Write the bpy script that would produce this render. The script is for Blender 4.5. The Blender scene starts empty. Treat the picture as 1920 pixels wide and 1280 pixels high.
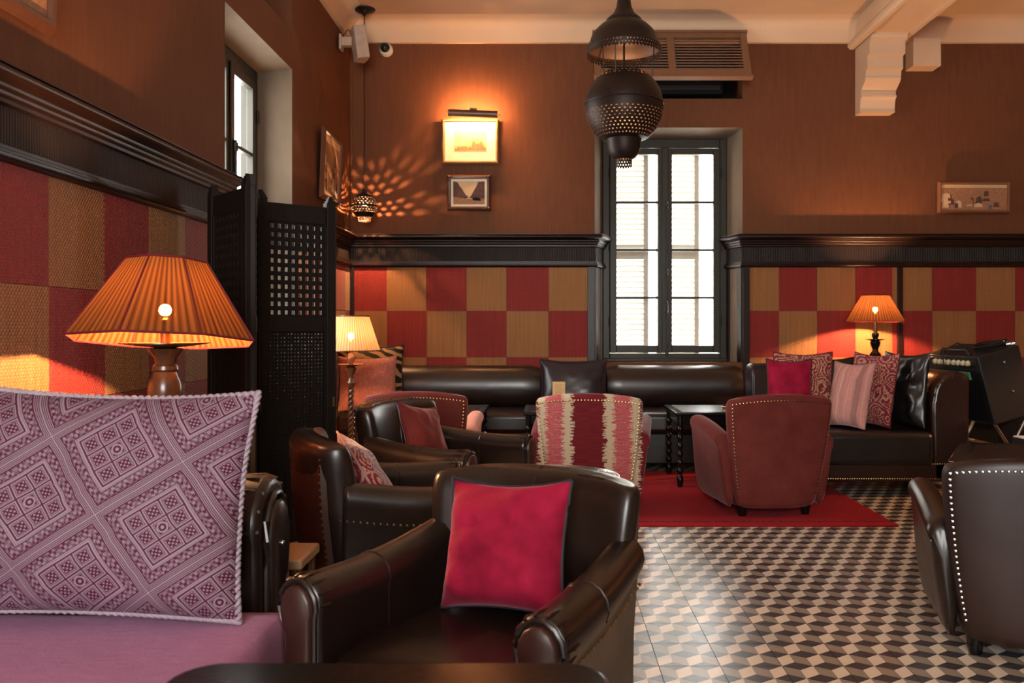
import bpy, bmesh, math, random
from mathutils import Vector, Matrix, noise as mnoise
PI = math.pi
random.seed(7)
SC = bpy.context.scene
COL = SC.collection

# ------------------------------------------------------------------ camera, world, exposure
F, VX, VY, H0 = 1615.0, 1025.0, 613.0, 1.10      # focal length in px, vanishing point, eye height
D = 7.30                                          # back wall distance
LX = -1.67                                        # left wall plane
cam_d = bpy.data.cameras.new('camera'); cam = bpy.data.objects.new('camera', cam_d); COL.objects.link(cam)
cam.location = (0, 0, H0); cam.rotation_euler = (PI/2, 0, 0)
cam_d.sensor_width = 36; cam_d.lens = F/1920*36
cam_d.shift_x = (960-VX)/1920; cam_d.shift_y = (VY-640)/1920
cam_d.clip_start = 0.05
cam_d.dof.use_dof = True; cam_d.dof.focus_distance = 3.4; cam_d.dof.aperture_fstop = 5.0
SC.camera = cam
W = bpy.data.worlds.new('daylight'); SC.world = W; W.use_nodes = True
W.node_tree.nodes['Background'].inputs[0].default_value = (1.0, 0.98, 0.94, 1)
W.node_tree.nodes['Background'].inputs[1].default_value = 8.5
SC.view_settings.view_transform = 'Standard'; SC.view_settings.look = 'None'
SC.view_settings.exposure = 1.2; SC.view_settings.gamma = 1.0; SC.view_settings.use_curve_mapping = False
cy = SC.cycles
cy.max_bounces = 8; cy.diffuse_bounces = 4; cy.glossy_bounces = 3; cy.transmission_bounces = 6; cy.transparent_max_bounces = 12
cy.caustics_reflective = False; cy.caustics_refractive = False; cy.sample_clamp_indirect = 4.0; cy.blur_glossy = 0.5

def portal(name, loc, rot, sx, sy):
    l = bpy.data.lights.new(name, 'AREA'); l.shape = 'RECTANGLE'; l.size = sx; l.size_y = sy
    l.cycles.is_portal = True
    o = bpy.data.objects.new(name, l); COL.objects.link(o); o.location = loc; o.rotation_euler = rot
    return o
portal('window_portal', (1.03, 7.62, 1.78), (PI/2, 0, PI), 1.1, 1.95)
portal('window_portal', (-1.97, 5.06, 1.78), (PI/2, 0, -PI/2), 1.1, 1.95)
portal('window_portal', (-0.25, -3.02, 2.0), (PI/2, 0, 0), 2.5, 2.4)

def P(px, py, d):                                 # photo pixel + distance -> point
    return Vector(((px-VX)*d/F, d, H0-(py-VY)*d/F))

# ------------------------------------------------------------------ node helper
class E:
    """scalar / colour expression made of shader nodes"""
    def __init__(s, nt, sock): s.nt, s.s = nt, sock
    def _m(s, op, *a):
        n = s.nt.nodes.new('ShaderNodeMath'); n.operation = op
        for i, v in enumerate((s,)+a):
            if isinstance(v, E): s.nt.links.new(v.s, n.inputs[i])
            else: n.inputs[i].default_value = v
        return E(s.nt, n.outputs[0])
    def __add__(s, o): return s._m('ADD', o)
    def __sub__(s, o): return s._m('SUBTRACT', o)
    def __mul__(s, o): return s._m('MULTIPLY', o)
    def __truediv__(s, o): return s._m('DIVIDE', o)
    def fr(s): return s._m('FRACT')
    def fl(s): return s._m('FLOOR')
    def ab(s): return s._m('ABSOLUTE')
    def sin(s): return s._m('SINE')
    def gt(s, o): return s._m('GREATER_THAN', o)
    def lt(s, o): return s._m('LESS_THAN', o)
    def mx(s, o): return s._m('MAXIMUM', o)
    def mn(s, o): return s._m('MINIMUM', o)
    def pw(s, o): return s._m('POWER', o)
    def md(s, o): return s._m('FLOORED_MODULO', o)
    def clamp(s): return s.mx(0.0).mn(1.0)

class M:
    """material builder"""
    def __init__(s, name, rough=0.6, spec=0.5, metal=0.0):
        s.m = bpy.data.materials.new(name); s.m.use_nodes = True; s.nt = s.m.node_tree
        s.b = s.nt.nodes['Principled BSDF']; s.out = s.nt.nodes['Material Output']
        s.b.inputs['Roughness'].default_value = rough; s.b.inputs['Metallic'].default_value = metal
        s.b.inputs['Specular IOR Level'].default_value = spec
        s._tc = None
    def n(s, t): return s.nt.nodes.new(t)
    def link(s, a, b): s.nt.links.new(a.s if isinstance(a, E) else a, b)
    def coord(s, kind='Object'):
        if kind == 'World':
            g = s.n('ShaderNodeNewGeometry'); return g.outputs['Position']
        if s._tc is None: s._tc = s.n('ShaderNodeTexCoord')
        return s._tc.outputs[kind]
    def xyz(s, kind='Object'):
        q = s.n('ShaderNodeSeparateXYZ'); s.nt.links.new(s.coord(kind), q.inputs[0])
        return [E(s.nt, q.outputs[i]) for i in range(3)]
    def vec(s, x, y, z):
        c = s.n('ShaderNodeCombineXYZ')
        for i, v in enumerate((x, y, z)):
            if isinstance(v, E): s.nt.links.new(v.s, c.inputs[i])
            else: c.inputs[i].default_value = v
        return c.outputs[0]
    def noise(s, scale, detail=3.0, kind='Object', stretch=None, vec=None, rough=0.55):
        t = s.n('ShaderNodeTexNoise'); t.inputs['Scale'].default_value = scale; t.inputs['Detail'].default_value = detail
        t.inputs['Roughness'].default_value = rough
        v = vec if vec is not None else s.coord(kind)
        if stretch:
            mp = s.n('ShaderNodeMapping'); mp.inputs['Scale'].default_value = stretch; s.nt.links.new(v, mp.inputs[0]); v = mp.outputs[0]
        s.nt.links.new(v, t.inputs['Vector'])
        return E(s.nt, t.outputs['Fac'])
    def voro(s, scale, vec=None, kind='Object', feature='F1'):
        t = s.n('ShaderNodeTexVoronoi'); t.inputs['Scale'].default_value = scale; t.feature = feature
        s.nt.links.new(vec if vec is not None else s.coord(kind), t.inputs['Vector'])
        return E(s.nt, t.outputs['Distance'])
    def ramp(s, fac, stops):
        r = s.n('ShaderNodeValToRGB'); s.link(fac, r.inputs[0]); el = r.color_ramp.elements
        while len(el) < len(stops): el.new(0.5)
        for e, (p, c) in zip(el, stops): e.position = p; e.color = (*c, 1)
        return E(s.nt, r.outputs[0])
    def mix(s, fac, a, b, mode='MIX'):
        r = s.n('ShaderNodeMix'); r.data_type = 'RGBA'; r.blend_type = mode
        for v, k in ((fac, 0), (a, 6), (b, 7)):
            if isinstance(v, E): s.nt.links.new(v.s, r.inputs[k])
            elif k == 0: r.inputs[0].default_value = v
            else: r.inputs[k].default_value = (*v, 1)
        return E(s.nt, r.outputs[2])
    def color(s, c):
        if isinstance(c, E): s.link(c, s.b.inputs['Base Color'])
        else: s.b.inputs['Base Color'].default_value = (*c, 1)
        return s
    def rough(s, e): s.link(e, s.b.inputs['Roughness']); return s
    def bump(s, h, strength=0.3, dist=0.01):
        b = s.n('ShaderNodeBump'); b.inputs['Strength'].default_value = strength; b.inputs['Distance'].default_value = dist
        s.link(h, b.inputs['Height']); s.nt.links.new(b.outputs[0], s.b.inputs['Normal']); return s
    def sheen(s, w, c=(1, 1, 1), r=0.4):
        s.b.inputs['Sheen Weight'].default_value = w; s.b.inputs['Sheen Tint'].default_value = (*c, 1); s.b.inputs['Sheen Roughness'].default_value = r; return s
    def coat(s, w, r=0.2): s.b.inputs['Coat Weight'].default_value = w; s.b.inputs['Coat Roughness'].default_value = r; return s

MT = {}
def plain(name, c, rough=0.6, spec=0.5, metal=0.0, nz=0.25, scale=18.0):
    m = M(name, rough, spec, metal)
    n = m.noise(scale, 4)
    m.color(m.mix(n, tuple(x*(1-nz) for x in c), tuple(min(1, x*(1+nz)) for x in c)))
    MT[name] = m.m; return m

# plaster with vertical streaks
m = M('plaster_wall', 0.8, 0.25)
a = m.noise(6.0, 5, 'World', (5, 5, 0.7)); b_ = m.noise(1.1, 3, 'World'); c_ = m.noise(220, 2, 'World', (1, 1, 0.25))
col = m.mix(a, (0.098, 0.034, 0.0145), (0.190, 0.069, 0.029))
col = m.mix((b_*1.6-0.45).clamp()*0.6, col, (0.170, 0.064, 0.028))
m.color(m.mix(c_*0.35, col, (0.06, 0.022, 0.011))).bump(c_, 0.25, 0.002); MT['plaster'] = m.m
m = M('reveal_plaster', 0.75, 0.3); a = m.noise(9, 5, 'World', (1, 1, 0.5))
m.color(m.mix(a, (0.12, 0.085, 0.056), (0.19, 0.14, 0.095))); MT['reveal'] = m.m
m = M('ceiling_paint', 0.7, 0.3); a = m.noise(1.6, 4, 'World')
m.color(m.mix(a, (0.60, 0.42, 0.27), (0.78, 0.58, 0.40))); MT['ceiling'] = m.m
# dark woods
def wood(name, c1, c2, rough=0.35, coat=0.2, stretch=(18, 18, 2)):
    m = M(name, rough, {'ebony': 0.3, 'dado_wood': 0.3, 'screen_wood': 0.2, 'window_wood': 0.3}.get(name, 0.5)); a = m.noise(4, 6, 'Object', stretch)
    m.color(m.mix(a, c1, c2)).coat(coat, 0.25).bump(a, 0.12, 0.003); MT[name] = m.m
wood('dado_wood', (0.006, 0.0025, 0.002), (0.020, 0.0075, 0.0055), 0.36, 0.0)
wood('screen_wood', (0.005, 0.0035, 0.0025), (0.014, 0.009, 0.0065), 0.6, 0.0)
wood('lamp_wood', (0.05, 0.018, 0.008), (0.14, 0.055, 0.022), 0.25, 0.4)
wood('ebony', (0.003, 0.0025, 0.0025), (0.007, 0.006, 0.006), 0.20, 0.0)
wood('frame_gold', (0.16, 0.085, 0.035), (0.34, 0.20, 0.085), 0.35, 0.2)
wood('frame_brown', (0.05, 0.018, 0.010), (0.12, 0.045, 0.022), 0.35, 0.3)
wood('frame_walnut', (0.16, 0.060, 0.025), (0.27, 0.11, 0.045), 0.45, 0.2)
wood('louver_wood', (0.16, 0.072, 0.036), (0.25, 0.12, 0.060), 0.6, 0.0)
wood('pale_wood', (0.40, 0.24, 0.13), (0.55, 0.36, 0.21), 0.5, 0.1)
wood('window_wood', (0.014, 0.013, 0.009), (0.036, 0.033, 0.022), 0.45, 0.1)
# frieze of split reeds
m = M('reed_frieze', 0.5, 0.25); x, y, z = m.xyz('World'); u = (x+y)*70.0
w = (u*6.2832).sin()*0.5+0.5; q = m.noise(40, 3, 'World', (1, 1, 0.06))
m.color(m.mix(w*0.7+q*0.3, (0.004, 0.003, 0.0025), (0.024, 0.015, 0.012))).bump(w, 0.8, 0.004); MT['reed'] = m.m
# woven mats
def matting(name, c1, c2, c3):
    m = M(name, 0.6, 0.35); x, y, z = m.xyz('World'); u = x+y
    row = (z*95.0).fl(); u2 = u*62.0+row.md(2.0)*0.5
    strand = ((u2*6.2832).sin()*0.5+0.5)*((z*95.0*3.1416).sin().ab()*0.7+0.3)
    st = m.noise(1.0, 3, vec=m.vec(u*85.0, z*1.5, 0.0)); st2 = m.noise(1.0, 2, vec=m.vec(u*9, z*60.0, 3.0))
    c = m.mix((st*2.2-0.6).clamp(), c1, c2); c = m.mix((st2*2.0-0.75).clamp()*0.5, c, c3)
    c = m.mix((strand*-0.55)+0.55, c, tuple(k*0.30 for k in c1))
    m.color(c).bump(strand, 0.7, 0.004).sheen(0.15); MT[name] = m.m
matting('mat_red', (0.22, 0.008, 0.007), (0.36, 0.022, 0.016), (0.27, 0.045, 0.022))
matting('mat_tan', (0.30, 0.125, 0.034), (0.44, 0.205, 0.066), (0.38, 0.14, 0.046))
# leather
def leather(name, c1, c2, worn, rough=0.36, sc=1.0):
    m = M(name, rough, 0.5)
    a = m.noise(7*sc, 3); b_ = m.noise(2.3*sc, 3, rough=0.6); w = m.noise(11*sc, 2)
    c1, c2, worn = [tuple(k*0.45 for k in q) for q in (c1, c2, worn)]
    c = m.mix(a, c1, c2); c = m.mix((b_*3.2-1.65).clamp()*0.75, c, worn)
    r = (w*0.16+rough-0.12); m.rough(r)
    m.color(c).bump(a+m.noise(55, 2)*0.10, 0.12, 0.006).coat(0.15, 0.25); MT[name] = m.m
leather('leather_brown', (0.016, 0.009, 0.007), (0.040, 0.021, 0.016), (0.085, 0.034, 0.018))
leather('leather_shell', (0.060, 0.018, 0.012), (0.10, 0.030, 0.018), (0.13, 0.045, 0.025), 0.5)
leather('leather_red', (0.028, 0.011, 0.009), (0.060, 0.022, 0.016), (0.10, 0.036, 0.024), 0.33)
leather('leather_black', (0.010, 0.009, 0.009), (0.026, 0.021, 0.020), (0.05, 0.03, 0.025), 0.36)
leather('leather_blue', (0.012, 0.010, 0.018), (0.030, 0.024, 0.045), (0.05, 0.035, 0.04), 0.36)
leather('leather_mahogany', (0.026, 0.008, 0.006), (0.058, 0.018, 0.012), (0.10, 0.040, 0.028), 0.56)
# velvets
def velvet(name, c1, c2, sh, tint):
    m = M(name, 0.85, 0.1); a = m.noise(9, 5); b_ = m.noise(300, 2)
    m.color(m.mix((a*1.8-0.4).clamp(), c1, c2)).sheen(sh, tint, 0.35).bump(b_, 0.2, 0.002); MT[name] = m.m
velvet('velvet_red', (0.13, 0.003, 0.014), (0.38, 0.013, 0.050), 0.35, (1.0, 0.35, 0.45))
velvet('velvet_brick', (0.10, 0.016, 0.014), (0.20, 0.034, 0.026), 0.4, (1.0, 0.5, 0.45))
velvet('velvet_pink', (0.105, 0.020, 0.016), (0.170, 0.036, 0.029), 0.25, (1.0, 0.6, 0.6))
velvet('velvet_pink_lit', (0.48, 0.20, 0.15), (0.62, 0.28, 0.21), 0.4, (1.0, 0.7, 0.65))  # paler pink velvet for arms: back-window light put into the colour
m = M('throw_purple', 0.9, 0.1); a = m.noise(28, 4, 'Object', (1, 2.5, 1)); b_ = m.noise(240, 3); w = m.noise(4, 2)
c = m.mix(a, (0.34, 0.125, 0.24), (0.55, 0.25, 0.42)); c = m.mix(b_*0.5, c, (0.30, 0.11, 0.21)); c = m.mix((w*2-0.7).clamp()*0.4, c, (0.50, 0.20, 0.30))
m.color(c).sheen(0.15, (0.9, 0.7, 1.0)).bump(a+b_*0.5, 0.5, 0.004); MT['throw_purple'] = m.m
velvet('rug_red', (0.28, 0.010, 0.014), (0.42, 0.022, 0.024), 0.3, (1, 0.5, 0.5))
m = M('rug_wool', 0.95, 0.05); x, y, z = m.xyz(); a = m.noise(5, 4); b_ = m.noise(160, 3, 'Object', (1, 3, 1))
c = m.mix(a, (0.26, 0.008, 0.014), (0.42, 0.022, 0.026)); c = m.mix(b_*0.5, c, (0.20, 0.005, 0.012))
ln = (y-4.83).ab().lt(0.012)*m.noise(60, 2).gt(0.46); c = m.mix(ln*0.85, c, (0.04, 0.006, 0.01))
m.color(c).bump(b_, 0.5, 0.004).sheen(0.08, (1, 0.3, 0.3)); MT['rug'] = m.m
# ikat upholstery
m = M('ikat', 0.8, 0.2); x, y, z = m.xyz()
wn = m.n('ShaderNodeTexWhiteNoise'); wn.noise_dimensions = '2D'; m.nt.links.new(m.vec((z*260.0).fl(), (x*16.0).fl(), 0.0), wn.inputs['Vector']); j = E(m.nt, wn.outputs['Value']); j2 = m.noise(1.0, 1, vec=m.vec(x*9.0, 2.0, z*40.0))
ax = x.ab()+(j-0.5)*0.032+(j2-0.5)*0.014
cream, pink, dark = (0.56, 0.44, 0.30), (0.42, 0.060, 0.075), (0.13, 0.008, 0.014)
hz = m.noise(1.0, 2, vec=m.vec(x*14.0, 1.0, z*170.0)); sp = m.voro(75)
pk = m.mix((hz*2.6-0.9).clamp(), pink, (0.55, 0.17, 0.16)); pk = m.mix(sp.lt(0.22)*0.5, pk, cream)
dk = m.mix((hz*2.4-0.9).clamp()*0.6, dark, (0.24, 0.025, 0.03))
c = m.mix(ax.gt(0.093), dk, cream); c = m.mix(ax.gt(0.146), c, pk); c = m.mix(ax.gt(0.245), c, cream); c = m.mix(ax.gt(0.295), c, dk)
wv = m.noise(420, 1); m.color(c).bump(wv, 0.25, 0.002).sheen(0.2); MT['ikat'] = m.m
# paisley
def paisley(name, c1, c2, sc):
    m = M(name, 0.8, 0.15); v = m.coord('Object')
    d1 = m.noise(5*sc, 2); w = m.n('ShaderNodeMixRGB'); w.blend_type = 'ADD'; w.inputs[0].default_value = 0.25
    m.nt.links.new(v, w.inputs[1]); t = m.n('ShaderNodeTexNoise'); t.inputs['Scale'].default_value = 6*sc; m.nt.links.new(v, t.inputs[0]); m.nt.links.new(t.outputs['Color'], w.inputs[2])
    vd = m.voro(13*sc, vec=w.outputs[0]); rings = ((vd*46.0).sin()).gt(0.15); sm = m.voro(90*sc).lt(0.30)
    f = (rings*m.noise(90, 2).gt(0.42)).mx(sm*d1.gt(0.5)*0.8)
    m.color(m.mix(f*0.85, c1, c2)).bump(f, 0.3, 0.002).sheen(0.3); MT[name] = m.m
paisley('paisley_red', (0.19, 0.022, 0.028), (0.52, 0.30, 0.19), 0.55)
paisley('paisley_rose', (0.17, 0.018, 0.028), (0.48, 0.24, 0.17), 0.60)
m = M('rose_stripe', 0.8, 0.15); x, y, z = m.xyz(); s_ = m.noise(1, 2, vec=m.vec(x*60, 0.0, z*2.0)); b_ = m.voro(120)
c = m.mix((s_*2-0.5).clamp(), (0.42, 0.16, 0.14), (0.58, 0.30, 0.26)); c = m.mix((x-0.10).ab().lt(0.02)*0.7, c, (0.22, 0.12, 0.10)); c = m.mix((x+0.04).ab().lt(0.004)+(x+0.10).ab().lt(0.004), c, (0.5, 0.38, 0.30)); c = m.mix(b_.lt(0.3)*0.35, c, (0.30, 0.05, 0.06))
m.color(c).sheen(0.3); MT['rose_stripe'] = m.m
m = M('coral_cloth', 0.8, 0.2); a = m.voro(38); b_ = m.noise(60, 3)
m.color(m.mix((a.lt(0.42))*0.35, m.mix(b_, (0.42, 0.13, 0.10), (0.56, 0.21, 0.16)), (0.62, 0.32, 0.24))).bump(a, 0.2, 0.003).sheen(0.2); MT['coral'] = m.m
m = M('zebra_hide', 0.6, 0.3); x, y, z = m.xyz(); n1 = m.noise(5, 2)
zz = ((x*0.55+z*1.0+(n1-0.5)*0.22)*78.0).sin(); m.color(m.mix(zz.gt(-0.05), (0.42, 0.23, 0.09), (0.012, 0.008, 0.006))).sheen(0.2); MT['zebra'] = m.m
# geometric embroidery of the big cushion
m = M('embroidered_cloth', 0.7, 0.25); x, y, z = m.xyz()
ca, sa = math.cos(math.radians(36)), math.sin(math.radians(36))
u = x*ca+z*sa; v = z*ca-x*sa
PER = 0.205
A = ((u+0.02)/PER).fr()-0.5; B = ((v+0.05)/PER).fr()-0.5
cheb = A.ab().mx(B.ab())
def lines(e, k, duty): return (e*k).fr().lt(duty)
# medallion of 3x3 blocks
a3 = ((A+0.285)/0.19).fr()-0.5; b3 = ((B+0.285)/0.19).fr()-0.5; ch3 = a3.ab().mx(b3.ab())
block_ring = ((ch3-0.42).ab().lt(0.035)).mx((ch3-0.33).ab().lt(0.018))
dots = ((a3*24.0).sin()*(b3*24.0).sin()).gt(0.30)*ch3.lt(0.30)
flower = (((a3*a3+b3*b3).pw(0.5)*30.0).sin()).gt(0.25)*ch3.lt(0.30)
ctr = (A.ab().mx(B.ab())).lt(0.095)
inner = block_ring.mx(flower*ctr).mx(dots*(ctr*-1.0+1.0))
fine = ((u*420.0).sin()*(v*420.0).sin()).gt(0.05)
tri = (((u*150.0).fr()+(v*150.0).fr()).gt(1.0))
zig = (((u*105.0).fr()-0.5).ab()+(v*52.0).fr()).fr().gt(0.5)
field = m.mix(m.noise(30, 1).gt(0.5), zig, tri)
fieldv = (zig*0.35+fine*0.5).mn(1.0)
bands = (((cheb*58.0).fr()).gt(0.5))*(cheb.gt(0.435))
edge_ = (cheb-0.305).ab().lt(0.010).mx((cheb-0.325).ab().lt(0.006))
pat = inner*cheb.lt(0.285)+edge_+fieldv*cheb.gt(0.34)*cheb.lt(0.425)+bands
pat = pat.clamp()
th = m.noise(700, 1)
c = m.mix(pat*(th*0.35+0.65), (0.070, 0.005, 0.028), (0.31, 0.24, 0.29))
m.color(c).bump(pat+th*0.3, 0.25, 0.002).sheen(0.08, (0.9, 0.8, 1)); MT['embroidery'] = m.m
plain('cord_mauve', (0.36, 0.29, 0.34), 0.7, 0.2)
plain('cord_black', (0.02, 0.02, 0.025), 0.6, 0.2)
plain('piping_red', (0.14, 0.015, 0.02), 0.7, 0.2)
plain('piping_pale', (0.36, 0.20, 0.17), 0.7, 0.2)
plain('brass', (0.42, 0.27, 0.11), 0.28, 0.5, 1.0)
plain('steel', (0.45, 0.44, 0.43), 0.3, 0.5, 1.0)
plain('old_copper', (0.022, 0.012, 0.009), 0.5, 0.4, 0.5, 0.5, 30)
plain('iron', (0.02, 0.017, 0.015), 0.45, 0.5, 0.6)
plain('black_vinyl', (0.009, 0.0085, 0.010), 0.55, 0.4, 0, 0.4, 200)
plain('black_cloth', (0.008, 0.008, 0.009), 0.9, 0.1)
plain('black_rubber', (0.008, 0.008, 0.008), 0.4, 0.4)
plain('cream_plastic', (0.60, 0.52, 0.34), 0.4)
plain('grey_plastic', (0.46, 0.35, 0.27), 0.5)
plain('white_plastic', (0.70, 0.64, 0.55), 0.4)
plain('white_paint', (0.82, 0.80, 0.70), 0.55, 0.4, 0, 0.04)
plain('green_tape', (0.10, 0.42, 0.19), 0.6)
plain('green_ink', (0.012, 0.07, 0.03), 0.6)
plain('paper_cream', (0.78, 0.66, 0.48), 0.8, 0.2, 0, 0.05)
plain('card_kraft', (0.55, 0.36, 0.16), 0.7, 0.2, 0, 0.12)
plain('sepia_light', (0.62, 0.42, 0.24), 0.8, 0.2, 0, 0.15)
plain('sepia_mid', (0.34, 0.17, 0.09), 0.8, 0.2, 0, 0.5, 60)
plain('sepia_dark', (0.11, 0.055, 0.045), 0.8, 0.2, 0, 0.4, 60)
plain('print_blue', (0.12, 0.13, 0.17), 0.8, 0.2)
plain('white_sheet', (0.85, 0.85, 0.84), 0.6)
plain('dark_void', (0.012, 0.013, 0.013), 0.8, 0.1)
plain('tile_dark', (0.045, 0.043, 0.052), 0.30, 0.5, 0, 0.3, 40)
plain('tile_grey', (0.27, 0.235, 0.19), 0.30, 0.5, 0, 0.15, 30)
plain('tile_white', (0.68, 0.60, 0.50), 0.30, 0.5, 0, 0.08, 20)
plain('grout', (0.07, 0.055, 0.045), 0.9, 0.1)
m = M('window_glass', 0.02, 0.5); g = m.n('ShaderNodeBsdfTransparent'); gl = m.n('ShaderNodeBsdfGlossy'); gl.inputs['Roughness'].default_value = 0.02
fz = m.n('ShaderNodeFresnel'); mx_ = m.n('ShaderNodeMixShader'); gq = m.n('ShaderNodeNewGeometry'); m.link((E(m.nt, gq.outputs['Backfacing'])*-1.0+1.0)*E(m.nt, fz.outputs[0]), mx_.inputs[0]); m.nt.links.new(g.outputs[0], mx_.inputs[1]); m.nt.links.new(gl.outputs[0], mx_.inputs[2]); m.nt.links.new(mx_.outputs[0], m.out.inputs[0]); MT['glass'] = m.m
m = M('clear_glass', 0.05, 0.5); m.b.inputs['Transmission Weight'].default_value = 0.9; m.color((0.9, 0.9, 0.85)); MT['dish_glass'] = m.m
def shade_mat(name, c1, c2, clear, npl, tl):
    m = M(name, 0.8, 0.1); x, y, z = m.xyz()
    at = m.n('ShaderNodeMath'); at.operation = 'ARCTAN2'; m.link(y, at.inputs[0]); m.link(x, at.inputs[1]); ang = E(m.nt, at.outputs[0])
    pl = ((ang*float(npl)).sin()*0.5+0.5); nn = m.noise(1.0, 2, vec=m.vec(ang*30.0, z*2.0, 0.0))
    c = m.mix((pl*0.55+nn*0.6-0.1).clamp(), c1, c2)
    df = m.n('ShaderNodeBsdfDiffuse'); tr = m.n('ShaderNodeBsdfTranslucent'); tp = m.n('ShaderNodeBsdfTransparent')
    m.link(c, df.inputs[0]); m.link(m.mix(1.0, c, (tl, tl, tl), 'MULTIPLY'), tr.inputs[0]); m.link(c, tp.inputs[0])
    a1 = m.n('ShaderNodeMixShader'); a1.inputs[0].default_value = 0.55; m.nt.links.new(df.outputs[0], a1.inputs[1]); m.nt.links.new(tr.outputs[0], a1.inputs[2])
    a2 = m.n('ShaderNodeMixShader'); a2.inputs[0].default_value = clear; m.nt.links.new(a1.outputs[0], a2.inputs[1]); m.nt.links.new(tp.outputs[0], a2.inputs[2])
    m.nt.links.new(a2.outputs[0], m.out.inputs[0]); MT[name] = m.m
shade_mat('shade_brown', (0.085, 0.022, 0.007), (0.42, 0.165, 0.052), 0.06, 72, 0.045)
shade_mat('shade_cream', (0.36, 0.19, 0.10), (0.80, 0.56, 0.34), 0.04, 60, 0.13)
shade_mat('shade_bronze', (0.07, 0.022, 0.008), (0.38, 0.15, 0.05), 0.05, 60, 0.07)
def emit(name, c, s):
    m = bpy.data.materials.new(name); m.use_nodes = True; nt = m.node_tree
    nt.nodes.remove(nt.nodes['Principled BSDF']); e = nt.nodes.new('ShaderNodeEmission'); e.inputs[0].default_value = (*c, 1); e.inputs[1].default_value = s
    nt.links.new(e.outputs[0], nt.nodes['Material Output'].inputs[0]); MT[name] = m
WARM = (1.0, 0.50, 0.22)
def bulb_mat(name, watts, r): emit(name, WARM, watts/(4*PI*PI*r*r))

# ------------------------------------------------------------------ mesh helper
class MB:
    def __init__(s): s.v, s.f, s.mi = [], [], []; s.X = None
    def add(s, vs, fs, mi=0):
        o = len(s.v)
        s.v += [tuple(s.X @ Vector(p)) if s.X else tuple(p) for p in vs]
        for f in fs: s.f.append(tuple(i+o for i in f)); s.mi.append(mi)
        return s
    def box(s, x0, x1, y0, y1, z0, z1, mi=0):
        v = [(x, y, z) for z in (z0, z1) for y in (y0, y1) for x in (x0, x1)]
        return s.add(v, [(0, 2, 3, 1), (4, 5, 7, 6), (0, 1, 5, 4), (1, 3, 7, 5), (3, 2, 6, 7), (2, 0, 4, 6)], mi)
    def loft(s, rings, cap=True, close=True, mi=0):
        n = len(rings[0]); v = [p for r in rings for p in r]; f = []
        for i in range(len(rings)-1):
            for k in range(n if close else n-1):
                a, b = i*n+k, i*n+(k+1) % n
                f.append((a, b, b+n, a+n))
        if cap: f.append(tuple(reversed(range(n)))); f.append(tuple(range((len(rings)-1)*n, len(rings)*n)))
        return s.add(v, f, mi)
    def lathe(s, prof, n=24, c=(0, 0, 0), cap=True, mi=0):
        return s.loft([[(c[0]+r*math.cos(2*PI*k/n), c[1]+r*math.sin(2*PI*k/n), c[2]+z) for k in range(n)] for r, z in prof], cap, True, mi)
    def tube(s, pts, r, n=8, closed=False, mi=0):
        pts = [Vector(p) for p in pts]; N = len(pts); rings = []; up = Vector((0.03, 0.02, 1))
        for i, p in enumerate(pts):
            if closed: t = pts[(i+1) % N]-pts[i-1]
            else: t = pts[min(i+1, N-1)]-pts[max(i-1, 0)]
            t.normalize(); a = t.cross(up)
            if a.length < 0.1: a = t.cross(Vector((1, 0, 0)))
            a.normalize(); b = t.cross(a); rr = r[i] if isinstance(r, (list, tuple)) else r
            rings.append([p+a*rr*math.cos(2*PI*k/n)+b*rr*math.sin(2*PI*k/n) for k in range(n)])
        if closed: rings.append(rings[0]); return s.loft(rings, False, True, mi)
        return s.loft(rings, True, True, mi)
    def ball(s, c, r, n=8, m_=5, sz=1.0, mi=0):
        return s.lathe([(max(1e-4, r*math.sin(PI*j/m_)), -r*sz*math.cos(PI*j/m_)) for j in range(m_+1)], n, c, True, mi)
    def prism(s, poly, h0, h1, plane='XY', mi=0):
        def q(p, h):
            return {'XY': (p[0], p[1], h), 'XZ': (p[0], h, p[1]), 'YZ': (h, p[0], p[1])}[plane]
        return s.loft([[q(p, h0) for p in poly], [q(p, h1) for p in poly]], True, True, mi)
    def build(s, name, mats, parent=None, smooth=True, bevel=0, seg=2, subs=0, sharp=40):
        me = bpy.data.meshes.new(name); me.from_pydata(s.v, [], s.f)
        if not isinstance(mats, (list, tuple)): mats = [mats]
        for k in mats: me.materials.append(MT[k])
        if len(mats) > 1: me.polygons.foreach_set('material_index', s.mi)
        bm = bmesh.new(); bm.from_mesh(me); bmesh.ops.recalc_face_normals(bm, faces=bm.faces); bm.to_mesh(me); bm.free()
        if smooth:
            me.polygons.foreach_set('use_smooth', [True]*len(me.polygons)); me.set_sharp_from_angle(angle=math.radians(sharp))
        me.update()
        o = bpy.data.objects.new(name, me); COL.objects.link(o)
        if parent: o.parent = parent
        if bevel:
            b = o.modifiers.new('bevel', 'BEVEL'); b.width = bevel; b.segments = seg; b.limit_method = 'ANGLE'; b.angle_limit = math.radians(40)
        if subs:
            b = o.modifiers.new('sub', 'SUBSURF'); b.levels = subs; b.render_levels = subs
        return o

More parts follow.
